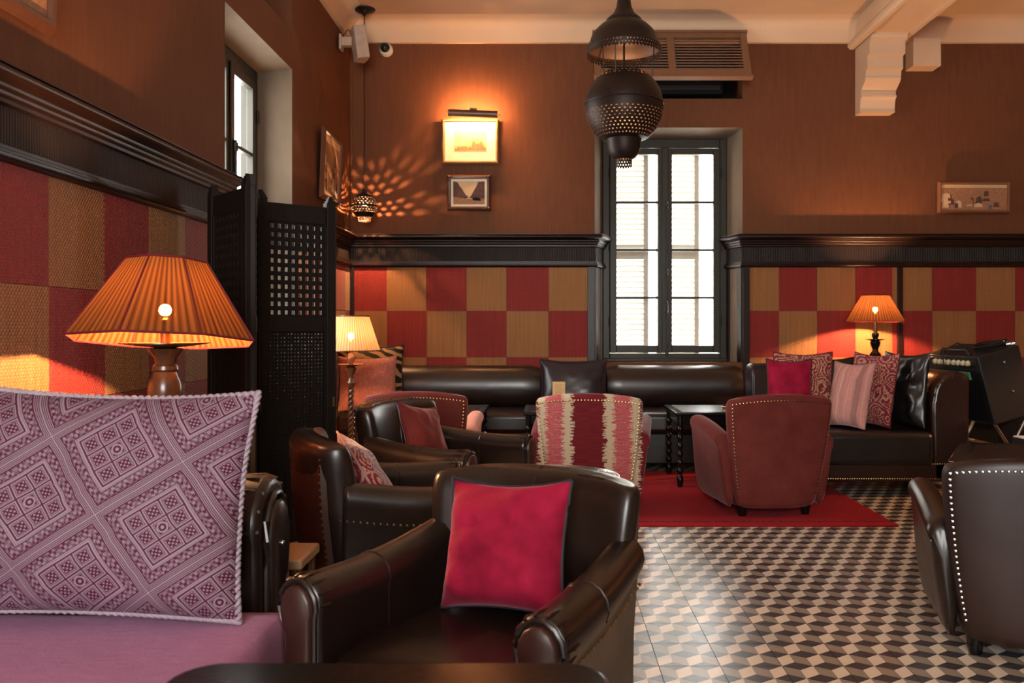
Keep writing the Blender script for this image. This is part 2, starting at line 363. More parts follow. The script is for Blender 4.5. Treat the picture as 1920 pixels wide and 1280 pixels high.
def tag(o, label, cat, group=None):
    o['label'] = label; o['category'] = cat
    if group: o['group'] = group
    return o
def thing(name, label, cat, loc=(0, 0, 0), rz=0.0, group=None, rx=0.0):
    o = bpy.data.objects.new(name, None); COL.objects.link(o); o.empty_display_size = 0.1
    o.location = loc; o.rotation_euler = (rx, 0, rz); return tag(o, label, cat, group)
def struct(o): o['kind'] = 'structure'; return o
def stuff(o): o['kind'] = 'stuff'; return o
def rrect(hx, hy, r, k=4, cx=0, cy_=0):
    pts = []
    for (sx, sy, a0) in ((1, 1, 0), (-1, 1, PI/2), (-1, -1, PI), (1, -1, 1.5*PI)):
        for i in range(k+1):
            a = a0+PI/2*i/k; pts.append((cx+sx*(hx-r)+r*math.cos(a), cy_+sy*(hy-r)+r*math.sin(a)))
    return pts
def sweep(path, prof):
    """profile (out, z) swept along a 2D path with mitres; 'out' points to the path's right"""
    path = [Vector(p) for p in path]; N = len(path); rings = []
    for i, p in enumerate(path):
        ns = []
        if i > 0: t = (path[i]-path[i-1]).normalized(); ns.append(Vector((t.y, -t.x)))
        if i < N-1: t = (path[i+1]-path[i]).normalized(); ns.append(Vector((t.y, -t.x)))
        nn = ns[0] if len(ns) == 1 else (ns[0]+ns[1])/(1+ns[0].dot(ns[1]))
        rings.append([(p.x+nn.x*o, p.y+nn.y*o, z) for o, z in prof])
    return MB().loft(rings)

# ------------------------------------------------------------------ the room
XR, YB, ZC = 5.2, -3.0, 3.69
# window openings: back wall and left wall
OX0, OX1, FX0, FX1 = 0.407, 1.66, 0.49, 1.575
OY0, OY1, FY0, FY1 = 4.47, 5.65, 4.55, 5.57
OZ0, OZ1, VZ0, VZ1 = 0.80, 2.79, 3.035, 3.50
b = MB()
b.box(LX-0.45, OX0, D, D+0.45, 0, 4).box(OX1, XR, D, D+0.45, 0, 4).box(OX0, OX1, D, D+0.45, 0, OZ0).box(OX0, OX1, D, D+0.45, OZ1, VZ0).box(OX0, OX1, D, D+0.45, VZ1, 4)
wall_back = struct(b.build('wall_back', 'plaster', smooth=False))
b = MB()
b.prism([(OX0, D), (FX0, D+0.25), (FX0, D+0.45), (OX0, D+0.45)], OZ0, OZ1).prism([(OX1, D), (OX1, D+0.45), (FX1, D+0.45), (FX1, D+0.25)], OZ0, OZ1)
b.prism([(D, OZ1), (D+0.25, OZ1-0.045), (D+0.45, OZ1-0.045), (D+0.45, OZ1)], OX0, OX1, 'YZ')
b.build('window_reveal', 'reveal', wall_back, smooth=False)
MB().box(OX0, OX1, D+0.42, D+0.45, VZ0, VZ1).build('vent_recess', 'dark_void', wall_back, smooth=False)
b = MB(); WX = LX-0.31
b.box(WX, LX, YB, OY0, 0, 4).box(WX, LX, OY1, D, 0, 4).box(WX, LX, OY0, OY1, 0, OZ0).box(WX, LX, OY0, OY1, OZ1, VZ0).box(WX, LX, OY0, OY1, VZ1, 4)
wall_left = struct(b.build('wall_left', 'plaster', smooth=False))
b = MB()
b.prism([(LX, OY0), (LX-0.22, FY0), (WX, FY0), (WX, OY0)], OZ0, OZ1).prism([(LX, OY1), (WX, OY1), (WX, FY1), (LX-0.22, FY1)], OZ0, OZ1)
b.prism([(LX, OZ1), (LX-0.22, OZ1-0.045), (WX, OZ1-0.045), (WX, OZ1)], OY0, OY1, 'XZ')
b.build('window_reveal', 'reveal', wall_left, smooth=False)
MB().box(WX, WX+0.03, OY0, OY1, VZ0, VZ1).build('vent_recess', 'dark_void', wall_left, smooth=False)
struct(MB().box(XR, XR+0.3, YB, D, 0, 4).build('wall_right', 'plaster', smooth=False))
b = MB(); xs = [LX-0.45, -1.5, 1.0, XR+0.3]
for i in (0, 2): b.box(xs[i], xs[i+1], YB-0.3, YB, 0, 4)
for i in (1,): b.box(xs[i], xs[i+1], YB-0.3, YB, 0, 0.8).box(xs[i], xs[i+1], YB-0.3, YB, 3.2, 4)
struct(b.build('wall_front', 'plaster', smooth=False))
ceiling = struct(MB().box(LX-0.45, XR+0.3, YB-0.3, D+0.45, ZC, ZC+0.2).build('ceiling', 'ceiling', smooth=False))
# cornice under the ceiling
cprof = [(0, 3.50), (0.035, 3.50), (0.04, 3.60), (0.065, 3.645), (0.115, 3.675), (0.19, 3.695), (0, 3.695)]
struct(sweep([(LX, YB), (LX, D), (XR, D), (XR, YB)], cprof).build('trim_1', 'ceiling'))
# ceiling beam and its corbel
BX0, BX1 = 2.60, 2.92
b = MB().box(BX0, BX1, YB, D, 3.47, ZC+0.01)
b.prism([(BX0-0.05, 3.47), (BX0-0.05, 3.50), (BX0-0.03, 3.52), (BX0, 3.56), (BX0, 3.45), (BX0-0.03, 3.45)], YB, D, 'XZ').prism([(BX1+0.05, 3.47), (BX1+0.05, 3.50), (BX1+0.03, 3.52), (BX1, 3.56), (BX1, 3.45), (BX1+0.03, 3.45)], YB, D, 'XZ')
beam = struct(b.build('ceiling_beam', 'ceiling', smooth=True, sharp=25))
cor = [(D, 3.47), (D-0.38, 3.47), (D-0.38, 3.45), (D-0.355, 3.435), (D-0.355, 3.42), (D-0.325, 3.415), (D-0.325, 3.315), (D-0.28, 3.31), (D-0.28, 3.205), (D-0.245, 3.20), (D-0.24, 3.16)]
for k in range(9):
    t = k/8; cor.append((D-0.235+0.10*t-0.022*math.sin(t*2*PI), 3.16-0.13*t))
cor += [(D-0.15, 3.025), (D-0.15, 3.01), (D-0.13, 3.00), (D-0.12, 2.98), (D-0.11, 2.915), (D-0.115, 2.90), (D-0.115, 2.89), (D, 2.89)]
c = MB().prism(cor, BX0+0.015, BX1-0.015, 'YZ').build('corbel', 'ceiling', beam, sharp=25)
MB().box(3.04, 3.27, D-0.16, D, 3.265, 3.50).build('beam_end_block', 'ceiling', beam, bevel=0.004)

# dado mouldings
ZT = 1.882
top_prof = [(0, 1.775), (0.022, 1.775), (0.030, 1.780), (0.030, 1.792), (0.036, 1.797), (0.041, 1.803), (0.041, 1.811), (0.047, 1.816), (0.052, 1.822), (0.052, 1.830), (0.060, 1.836), (0.068, 1.842), (0.080, 1.848), (0.086, 1.857), (0.084, 1.868), (0.075, 1.875), (0.080, 1.878), (0.080, ZT), (0, ZT)]
low_prof = [(0, 1.605), (0.018, 1.605), (0.030, 1.611), (0.036, 1.620), (0.036, 1.628), (0.030, 1.632), (0.030, 1.640), (0.022, 1.644), (0.022, 1.655), (0, 1.655)]
frz_prof = [(0, 1.65), (0.014, 1.65), (0.014, 1.78), (0, 1.78)]
pA = [(LX, YB), (LX, OY0), (LX-0.20, OY0+0.073)]
pB = [(LX-0.20, OY1-0.073), (LX, OY1), (LX, D), (OX0, D), (OX0+0.08, D+0.24)]
pC = [(OX1-0.08, D+0.24), (OX1, D), (XR, D)]
k = 2
for pth in (pA, pB, pC):
    t = struct(sweep(pth, top_prof).build('trim_%d' % k, 'dado_wood', sharp=50))
    sweep(pth, low_prof).build('lower_moulding', 'dado_wood', t, sharp=50)
    sweep(pth, frz_prof).build('reed_frieze', 'reed', t, sharp=50)
    k += 1
struct(sweep(pB, [(0, 0), (0.02, 0), (0.02, 0.14), (0.012, 0.15), (0, 0.15)]).build('baseboard_back', 'dado_wood'))
struct(sweep(pA, [(0, 0), (0.02, 0), (0.02, 0.14), (0.012, 0.15), (0, 0.15)]).build('baseboard_left', 'dado_wood'))
# dado stiles (vertical dark strips)
def stile(x0, x1, y0, y1, parent): MB().box(x0, x1, y0, y1, 0.15, 1.61).build('stile', 'dado_wood', parent, bevel=0.003)
for x0, x1 in ((LX, -1.628), (0.345, OX0), (OX1, 1.715), (2.965, 3.01)): stile(x0, x1, D-0.028, D, wall_back)
for y0, y1 in ((D-0.05, D-0.03), (OY1, OY1+0.05), (OY0-0.05, OY0)): stile(LX, LX+0.028, y0, y1, wall_left)
for (xa, xb) in ((OX0, FX0), (OX1, FX1)):
    dx = (xb-xa)/0.25
    MB().prism([(xa+dx*0.0, D), (xa+dx*0.06, D+0.06), (xa+dx*0.06+0.014*(1 if dx > 0 else -1), D+0.06), (xa+0.014*(1 if dx > 0 else -1), D)], 0.8, 1.61).build('stile', 'dado_wood', wall_back)
    MB().prism([(xa+dx*0.19, D+0.19), (xa+dx*0.25, D+0.25), (xa+dx*0.25+0.014*(1 if dx > 0 else -1), D+0.25), (xa+dx*0.19+0.014*(1 if dx > 0 else -1), D+0.19)], 0.8, 1.61).build('stile', 'dado_wood', wall_back)
# woven mat squares: individual pieces of the walls
RZ = [1.605, 1.236, 0.845, 0.48, 0.15]
def mats(edges, first_red, along, parent, off):
    for i in range(len(edges)-1):
        for r in range(4):
            red = (i+r) % 2 == (0 if first_red else 1)
            j = 0.004*(random.random()-0.5)
            e0, e1 = edges[i], edges[i+1]; pr = 0.010+0.004*random.random()
            b = MB()
            g = 0.0012
            if along == 'x': b.box(e0+g+j, e1-g+j, D-pr, D+0.004, RZ[r+1]+g, RZ[r]-g)
            else: b.box(LX-0.004, LX+pr, e0+g+j, e1-g+j, RZ[r+1]+g, RZ[r]-g)
            b.build('mat_square', 'mat_red' if red else 'mat_tan', parent, smooth=False)
def ex(pxs): return [(p-VX)*D/F for p in pxs]
mats([-1.630]+ex([726, 800, 875, 950, 1029])+[0.347], True, 'x', wall_back, 0)
mats([1.712]+ex([1460, 1531, 1603, 1672])+[2.967], False, 'x', wall_back, 0)
mats([3.008]+ex([1747, 1829, 1902, 1978, 2052])+[5.2], False, 'x', wall_back, 0)
mats([0.34, 0.70, 1.06, 1.42, 1.78, 2.14, 2.50, 2.866, 3.23, 3.59, 3.95, 4.31, 4.425], True, 'y', wall_left, 0)
mats([5.70, 6.02, 6.38, 6.74, 7.08, 7.25], False, 'y', wall_left, 0)

# floor: grout slab and cement tiles with the cube print
floor = struct(MB().box(LX-0.45, XR+0.3, YB-0.3, D+0.45, -0.10, -0.0035).build('floor', 'grout', smooth=False))
T, AA, PT = 0.2, 0.1, 0.1; SS = PT/1.5
def clip(poly, axis, val, keep_greater):
    out = []
    for i in range(len(poly)):
        p, q = poly[i], poly[(i+1) % len(poly)]
        ip = (p[axis] >= val) == keep_greater or p[axis] == val; iq = (q[axis] >= val) == keep_greater or q[axis] == val
        if ip: out.append(p)
        if ip != iq:
            t = (val-p[axis])/(q[axis]-p[axis]); out.append((p[0]+t*(q[0]-p[0]), p[1]+t*(q[1]-p[1])))
    return out
def tile_mesh(b, ox, oy):
    g = 0.0011; x0, y0 = -AA/2, -SS/2
    for j in range(-1, 4):
        for i in range(-1, 4):
            cx, cy_ = i*AA+(j % 2)*AA/2, j*PT
            a2, s2 = AA/2, SS/2
            for poly, mi in (([(0, -SS), (a2, -s2), (0, 0), (-a2, -s2)], 0), ([(-a2, -s2), (0, 0), (0, SS), (-a2, s2)], 2), ([(0, 0), (a2, -s2), (a2, s2), (0, SS)], 1)):
                p = [(cx+u, cy_+v) for u, v in poly]
                for ax_, val, kg in ((0, x0+g, True), (0, x0+T-g, False), (1, y0+g, True), (1, y0+T-g, False)):
                    if p: p = clip(p, ax_, val, kg)
                if len(p) < 3: continue
                ar = sum(p[k][0]*p[(k+1) % len(p)][1]-p[(k+1) % len(p)][0]*p[k][1] for k in range(len(p)))
                if abs(ar) < 1e-6: continue
                if ar < 0: p.reverse()
                b.add([(ox+u-x0, oy+v-y0, 0.0) for u, v in p], [tuple(range(len(p)))], mi)
    b.add([(ox+g, oy+g, -0.0035), (ox+T-g, oy+g, -0.0035), (ox+T-g, oy+T-g, -0.0035), (ox+g, oy+T-g, -0.0035), (ox+g, oy+g, 0), (ox+T-g, oy+g, 0), (ox+T-g, oy+T-g, 0), (ox+g, oy+T-g, 0)],
          [(0, 1, 5, 4), (1, 2, 6, 5), (2, 3, 7, 6), (3, 0, 4, 7)], 3)
TM = ['tile_dark', 'tile_grey', 'tile_white', 'grout']
TX0, TY0 = 0.5640-0.2*12, -3.004
proto = None; bulk = MB()
for iy in range(52):
    for ix in range(35):
        x, y = TX0+ix*T, TY0+iy*T
        if x > XR or y > D: continue
        if 0.15 <= x <= 2.4 and 2.55 <= y <= 5.4:
            if proto is None:
                b = MB(); tile_mesh(b, 0, 0); proto = b.build('floor_tile', TM, floor, smooth=False); o = proto
            else: o = proto.copy(); COL.objects.link(o)
            o.location = (x, y, 0.0004*random.random())
        else: tile_mesh(bulk, x, y)
stuff(bulk.build('floor_tiling', TM, floor, smooth=False))

# ------------------------------------------------------------------ windows
def casement(name, loc, rz, Wd, Hh):
    r = bpy.data.objects.new(name, None); COL.objects.link(r); r.location = loc; r.rotation_euler = (0, 0, rz); struct(r)
    hw = Wd/2; fr = 0.062
    b = MB().box(-hw, -hw+fr, -0.04, 0.05, 0, Hh).box(hw-fr, hw, -0.04, 0.05, 0, Hh).box(-hw+fr, hw-fr, -0.04, 0.05, Hh-0.08, Hh).box(-hw+fr, hw-fr, -0.05, 0.05, 0, 0.07)
    b.box(-hw-0.0, hw+0.0, -0.07, -0.04, 0, 0.03)
    b.build('window_frame', 'window_wood', r, bevel=0.006)
    sw = hw-fr-0.004; st = 0.058; z0, z1 = 0.075, Hh-0.085
    for sgn in (-1, 1):
        xa, xb = (-sw-0.004, -0.004) if sgn < 0 else (0.004, sw+0.004)
        b = MB().box(xa, xa+st, -0.055, -0.01, z0, z1).box(xb-st, xb, -0.055, -0.01, z0, z1).box(xa+st, xb-st, -0.055, -0.01, z0, z0+0.065).box(xa+st, xb-st, -0.055, -0.01, z1-0.055, z1)
        sash = b.build('sash', 'window_wood', r, bevel=0.005)
        gz0, gz1 = z0+0.065, z1-0.055; ph = (gz1-gz0)/4
        for k in range(4):
            MB().box(xa+st-0.002, xb-st+0.002, -0.034, -0.030, gz0+k*ph, gz0+(k+1)*ph).build('pane', 'glass', sash, smooth=False)
            if k: MB().box(xa+st, xb-st, -0.05, -0.015, gz0+k*ph-0.011, gz0+k*ph+0.011).build('glazing_bar', 'window_wood', sash, bevel=0.004)
        for hz_ in (0.35, 1.0, Hh-0.3):
            hx = xa-0.004 if sgn < 0 else xb+0.004
            MB().tube([(hx, -0.06, hz_-0.04), (hx, -0.06, hz_+0.04)], 0.008, 8).build('hinge', 'iron', r)
    MB().box(-0.028, 0.028, -0.068, -0.055, z0, z1).build('astragal', 'window_wood', r, bevel=0.005)
    bolt = MB().tube([(0.012, -0.078, 0.05), (0.012, -0.078, Hh*0.72)], 0.009, 8).build('espagnolette_rod', 'window_wood', r)
    b = MB()
    for zz in (0.08, 0.45, Hh*0.40, Hh*0.70): b.lathe([(0.008, -0.03), (0.016, -0.02), (0.012, 0), (0.016, 0.02), (0.008, 0.03)], 10, (0.012, -0.078, zz))
    b.build('rod_guide', 'window_wood', bolt)
    b = MB().lathe([(0.004, -0.055), (0.016, -0.045), (0.020, 0), (0.015, 0.045), (0.004, 0.055)], 10, (0.004, -0.095, Hh*0.245)).box(-0.006, 0.014, -0.10, -0.07, Hh*0.245-0.01, Hh*0.245+0.01)
    b.build('window_handle', 'iron', bolt)
    return r
WH = OZ1-0.045-OZ0
win1 = casement('window_1', ((FX0+FX1)/2, D+0.27, OZ0), 0, FX1-FX0, WH)
casement('window_2', (LX-0.24, (FY0+FY1)/2, OZ0), PI/2, FY1-FY0, WH)
# exterior louvred shutters behind the back window
def shutter(x0, x1, y, rz, win):
    w = (x1-x0)
    t = bpy.data.objects.new('window_shutter', None); COL.objects.link(t); t.parent = win; t.location = ((x0+x1)/2-win.location.x, y-win.location.y, -0.15); t.rotation_euler = (0, 0, rz)
    hw = w/2; hh = 2.2; st = 0.045
    MB().box(-hw, -hw+st, -0.015, 0.015, 0, hh).box(hw-st, hw, -0.015, 0.015, 0, hh).box(-hw+st, hw-st, -0.015, 0.015, 0, 0.08).box(-hw+st, hw-st, -0.015, 0.015, hh-0.08, hh).box(-hw+st, hw-st, -0.015, 0.015, hh/2-0.04, hh/2+0.04).build('shutter_frame', 'white_paint', t, bevel=0.003)
    n = 42; pr = None
    for k in range(n):
        z = 0.10+(hh-0.2)*(k+0.5)/n
        if abs(z-hh/2) < 0.05: continue
        if pr is None:
            b = MB(); b.X = Matrix.Rotation(math.radians(-48), 4, 'X'); b.box(-hw+st, hw-st, -0.031, 0.031, -0.0035, 0.0035); pr = b.build('slat', 'white_paint', t, smooth=False); o = pr
        else: o = pr.copy(); COL.objects.link(o)
        o.location = (0, 0, z)
    return t
shutter(0.50, 0.92, 7.80, math.radians(-2), win1)
shutter(0.99, 1.38, 7.80, math.radians(3), win1)

# louvred vent flap above the window
def vent_flap(loc, rz, tilt, label):
    t = thing('vent_grille', label, 'vent', loc, rz, rx=tilt); w, h = 0.64, 0.46
    MB().box(-w, -w+0.055, -0.02, 0.02, -h, 0).box(w-0.055, w, -0.02, 0.02, -h, 0).box(-0.03, 0.03, -0.015, 0.015, -h, 0).box(-w+0.055, w-0.055, -0.02, 0.02, -0.05, 0).box(-w+0.055, w-0.055, -0.02, 0.02, -h, -h+0.06).box(-w-0.01, w+0.01, -0.03, 0.02, -h-0.025, -h).box(-w-0.01, w+0.01, -0.03, 0.02, 0, 0.02).build('grille_frame', 'louver_wood', t, bevel=0.003)
    pr = None
    for (xa, xb) in ((-w+0.055, -0.03), (0.03, w-0.055)):
        for k in range(11):
            z = -0.066-(h-0.126)*(k+0.3)/11
            b = MB(); b.X = Matrix.Translation((0, 0, z)) @ Matrix.Rotation(math.radians(35), 4, 'X'); b.box(xa, xb, -0.014, 0.014, -0.004, 0.004); b.build('slat', 'louver_wood', t, smooth=False)
    return t
vent_flap(((OX0+OX1)/2, D-0.06, 3.56), 0, math.radians(-26), 'tilted wooden louvre flap above the tall window')
vent_flap((LX-0.20, (OY0+OY1)/2, 3.47), PI/2, 0, 'wooden louvre grille set deep in the side wall')
b = MB().box(0.55, 1.52, D+0.08, D+0.40, VZ0+0.06, VZ1-0.02)
t = thing('air_conditioner', 'dark air conditioner unit in the recess above the window', 'air conditioner', (0, 0, 0)); b.build('casing', 'dark_void', t, bevel=0.02); MB().box(0.58, 1.49, D+0.07, D+0.082, VZ0+0.09, VZ0+0.14).build('air_outlet', 'black_vinyl', t, bevel=0.004)

# ------------------------------------------------------------------ pillows
def pillow(name, label, loc, w, h, t, mat, pip, rz=0, lean=0.0, seed=1, wrinkle=0.006, pr=0.006, group=None, roll=0.0, cord=False, pinch=0.07, cat='cushion', back=None):
    T_ = thing(name, label, cat, loc, rz, group, rx=-lean)
    if roll: T_.rotation_euler = (-lean, roll, rz)
    N = 26; rnd = random.Random(seed); off = Vector((rnd.random()*50, rnd.random()*50, rnd.random()*50))
    def prm(k): return math.sin((2*k/N-1)*PI/2)
    grid = {}
    b = MB(); vs = []; fs = []
    def xy(u, v):
        x = w/2*u*(1-pinch*(1-v*v)*abs(u)); z = h/2*v*(1-pinch*(1-u*u)*abs(v))
        sag = -0.02*h*(1-u*u)*(v > 0)*v
        return x, z+h/2+sag
    idx = {}
    for side in (-1, 1):
        for i in range(N+1):
            for k in range(N+1):
                u, v = prm(i), prm(k)
                if side == 1 and (i in (0, N) or k in (0, N)): idx[(side, i, k)] = idx[(-1, i, k)]; continue
                x, z = xy(u, v)
                th = t/2*((1-abs(u)**2.6)*(1-abs(v)**2.6))**0.55*(1+0.18*(-v))
                p = Vector((x, 0, z))
                nz = mnoise.noise(p*9/max(w, 0.3)*0.6+off)*1.6+mnoise.noise(p*26+off)*0.7
                rad = mnoise.noise(Vector((math.atan2(v, u)*2.5, abs(u)+abs(v), 0))+off)*(abs(u*v))**0.7*2.2
                th += wrinkle*(nz+rad)*(1-abs(u)**6)*(1-abs(v)**6)
                idx[(side, i, k)] = len(vs); vs.append((x, side*th, z))
    for side in (-1, 1):
        for i in range(N):
            for k in range(N):
                fs.append((idx[(side, i, k)], idx[(side, i+1, k)], idx[(side, i+1, k+1)], idx[(side, i, k+1)]))
    b.add(vs, fs); cov = b.build('cover', mat, T_, sharp=180)
    loop = [(i, 0) for i in range(N)]+[(N, k) for k in range(N)]+[(N-i, N) for i in range(N)]+[(0, N-k) for k in range(N)]
    pts = []
    for (i, k) in loop:
        u, v = prm(i), prm(k); x, z = xy(u, v); pts.append(Vector((x, mnoise.noise(Vector((x*5, z*5, 1))+off)*wrinkle, z)))
    if pip:
        b = MB()
        if cord:
            fine = []
            for i in range(len(pts)):
                for q in range(5): fine.append(pts[i].lerp(pts[(i+1) % len(pts)], q/5))
            L = 0
            for ph in (0, PI):
                tw = []; L = 0
                for i, p in enumerate(fine):
                    L += (p-fine[i-1]).length if i else 0
                    a = L/0.016*PI+ph; n_ = (p-Vector((0, 0, h/2))).normalized()
                    tw.append(p+n_*math.cos(a)*pr*0.55+Vector((0, 1, 0))*math.sin(a)*pr*0.55)
                b.tube(tw, pr*0.62, 6, True)
        else: b.tube(pts, pr, 7, True)
        b.build('piping', pip, T_, sharp=180)
    return T_

# ------------------------------------------------------------------ leather club chair with scroll arms
def arm_section(zt, zb, wd):
    r = wd*0.52; p = [(0.0, zb), (0.0, zt-0.20), (0.0, zt-r*1.3)]
    for k in range(9):
        a = PI-(PI+0.5)*k/8; p.append((wd*0.47+r*math.cos(a), zt-r+r*math.sin(a)))
    p += [(wd*0.80, zt-r*1.9), (wd*0.70, zt-0.24), (wd*0.66, zb)]
    return p
def club_chair(name, label, loc, rz, group=None, s=1.0, leather='leather_brown', shell='leather_shell'):
    t = thing(name, label, 'armchair', loc, rz, group); t.scale = (s, s, s)
    XI, YF, YK = 0.245, -0.35, 0.20
    # arms
    for sd in (-1, 1):
        rings = []; NS = 15
        for i in range(NS):
            q = i/(NS-1); y = YF+(YK-YF)*q
            zt = 0.585+0.035*q**1.5-0.012*math.sin(q*PI); xi = XI-0.012*math.cos(q*PI/2)*0-0.02*q; wd = 0.118-0.02*q
            rings.append([(sd*(xi+dx), y, z) for dx, z in arm_section(zt, 0.10, wd)])
        b = MB().loft(rings); arm = b.build('arm', leather, t, bevel=0.014, seg=3, sharp=60)
        # scroll facing on the front of the arm
        sec = arm_section(0.585, 0.10, 0.118); cx = 0.052
        inner = [(cx+(dx-cx)*0.72, 0.30+(z-0.30)*(0.94 if z > 0.3 else 1)) for dx, z in sec]
        b = MB().loft([[(sd*(XI+dx), YF+0.002, z) for dx, z in inner], [(sd*(XI+dx), YF-0.012, z) for dx, z in inner], [(sd*(XI+cx+(dx-cx)*0.85), YF-0.018, 0.3+(z-0.3)*0.985) for dx, z in inner]])
        f = b.build('arm_facing', shell, arm, sharp=70)
        MB().tube([(sd*(XI+dx), YF-0.004, z) for dx, z in [(cx+(a-cx)*0.86, 0.3+(z-0.3)*(0.97 if z > 0.3 else 1)) for a, z in sec]], 0.0055, 6).build('piping', leather, arm)
        # gathers on the front edge of the roll
        b = MB()
        for k in range(3, 12, 1):
            dx, z = sec[k]; nx, nz = dx-cx, z-(0.585-0.06); L = math.hypot(nx, nz); nx, nz = nx/L, nz/L
            b.tube([(sd*(XI+dx-nx*0.004), YF+0.004, z-nz*0.004), (sd*(XI+dx+nx*0.0006), YF+0.02, z+nz*0.0006), (sd*(XI+dx-nx*0.003), YF+0.06, z-nz*0.003)], [0.004, 0.0035, 0.001], 5)
        stuff(b.build('gathers', leather, arm))
        # seam across the arm
        q = 0.45; y = YF+(YK-YF)*q; zt = 0.585+0.035*q**1.5-0.012*math.sin(q*PI)
        MB().tube([(sd*(XI-0.02*q+dx), y, z) for dx, z in arm_section(zt+0.0005, 0.2, 0.118-0.02*q)[1:12]], 0.0028, 5).build('seam', leather, arm)
        # nails under the roll, outside
        b = MB()
        for k in range(26):
            q = k/25; y = YF+0.01+(YK-YF)*q; zt = 0.585+0.035*q**1.5-0.012*math.sin(q*PI); wd = 0.118-0.02*q
            b.ball((sd*(XI-0.02*q+wd*0.775), y, zt-0.125), 0.005, 6, 4)
        stuff(b.build('nail_trim', 'brass', t))
    # back: lofted slab leaning backwards with forward-curving sides
    rings = []; NX = 13
    def back_ring(z, hw, yc, th, zarch):
        fr, rr = [], []
        for i in range(NX):
            u = -1+2*i/(NX-1); x = hw*u
            yy = yc-0.075*abs(u)**2.6; za = z+zarch*(1-abs(u)**3.5)
            rd = 1-0.30*abs(u)**8
            fr.append((x, yy-th*0.5*rd, za)); rr.append((x, yy+th*0.5*rd, za))
        return fr+rr[::-1]
    for z, hw, th in ((0.12, 0.245, 0.06), (0.30, 0.262, 0.09), (0.42, 0.275, 0.115), (0.54, 0.288, 0.13), (0.63, 0.297, 0.135), (0.690, 0.302, 0.130), (0.718, 0.301, 0.112), (0.734, 0.298, 0.082), (0.741, 0.292, 0.042)):
        yc = 0.215+0.17*max(0, (z-0.2))*0.75
        rings.append(back_ring(z, hw, yc, th, 0.0 if z < 0.5 else 0.020*(z-0.5)/0.235))
    bk = MB().loft(rings).build('backrest', leather, t, subs=1, sharp=180)
    # vertical seam in the middle
    MB().tube([(0.0, 0.215+0.1275*(z-0.2)-th*0.5-0.001, z+za) for z, th, za in ((0.44, 0.117, 0), (0.54, 0.128, 0.005), (0.63, 0.132, 0.016), (0.685, 0.124, 0.022), (0.712, 0.100, 0.025), (0.733, 0.04, 0.028))], 0.004, 6).build('seam', leather, bk)
    # outer back shell with nails
    shell_rings = []
    for z, hw in ((0.09, 0.228), (0.30, 0.246), (0.5, 0.268), (0.62, 0.276), (0.70, 0.268)):
        yc = 0.215+0.1275*(z-0.2); th = 0.075 if z < 0.6 else 0.068
        shell_rings.append([(hw*(-1+2*i/8), yc+th-0.065*abs(-1+2*i/8)**2.6-(0.0 if z < 0.68 else 0.012), z+(0.02 if z > 0.6 else 0)*(1-abs(-1+2*i/8)**2)) for i in range(9)])
    fl = []
    for r in shell_rings: fl.append(r+[(x, y-0.02, z) for x, y, z in r[::-1]])
    sh = MB().loft(fl).build('outer_back', shell, t, sharp=50)
    b = MB()
    for r0, r1 in zip(shell_rings, shell_rings[1:]):
        n = int((r1[0][2]-r0[0][2])/0.021)
        for k in range(n):
            for e in (0, -1):
                p = Vector(r0[e]).lerp(Vector(r1[e]), k/n); b.ball((p.x*0.985, p.y+0.002, p.z), 0.0055, 6, 4)
    for i in range(24):
        u = -1+2*i/23; k = (u+1)/2*8; i0 = min(7, int(k)); p = Vector(shell_rings[-1][i0]).lerp(Vector(shell_rings[-1][i0+1]), k-i0); b.ball((p.x, p.y+0.002, p.z-0.006), 0.0055, 6, 4)
    stuff(b.build('nail_trim', 'brass', t))
    # seat
    MB().box(-XI-0.005, XI+0.005, -0.325, 0.20, 0.10, 0.30).build('seat_base', leather, t, bevel=0.02, seg=3)
    rings = []
    for z, k, rr in ((0.295, 0.97, 0.05), (0.31, 1.0, 0.06), (0.36, 1.01, 0.06), (0.395, 0.985, 0.07), (0.415, 0.90, 0.09), (0.424, 0.70, 0.09), (0.427, 0.35, 0.05)):
        rings.append([(x, y-0.075, z) for x, y in rrect(0.242*k, 0.27*k, rr*k, 4)])
    MB().loft(rings).build('seat_cushion', leather, t, sharp=70)
    for sx in (-1, 1):
        for y in (-0.30, 0.20): MB().lathe([(0.030, 0.11), (0.032, 0.07), (0.022, 0.0)], 12, (sx*0.24, y, 0)).build('leg', 'ebony', t)
    return t

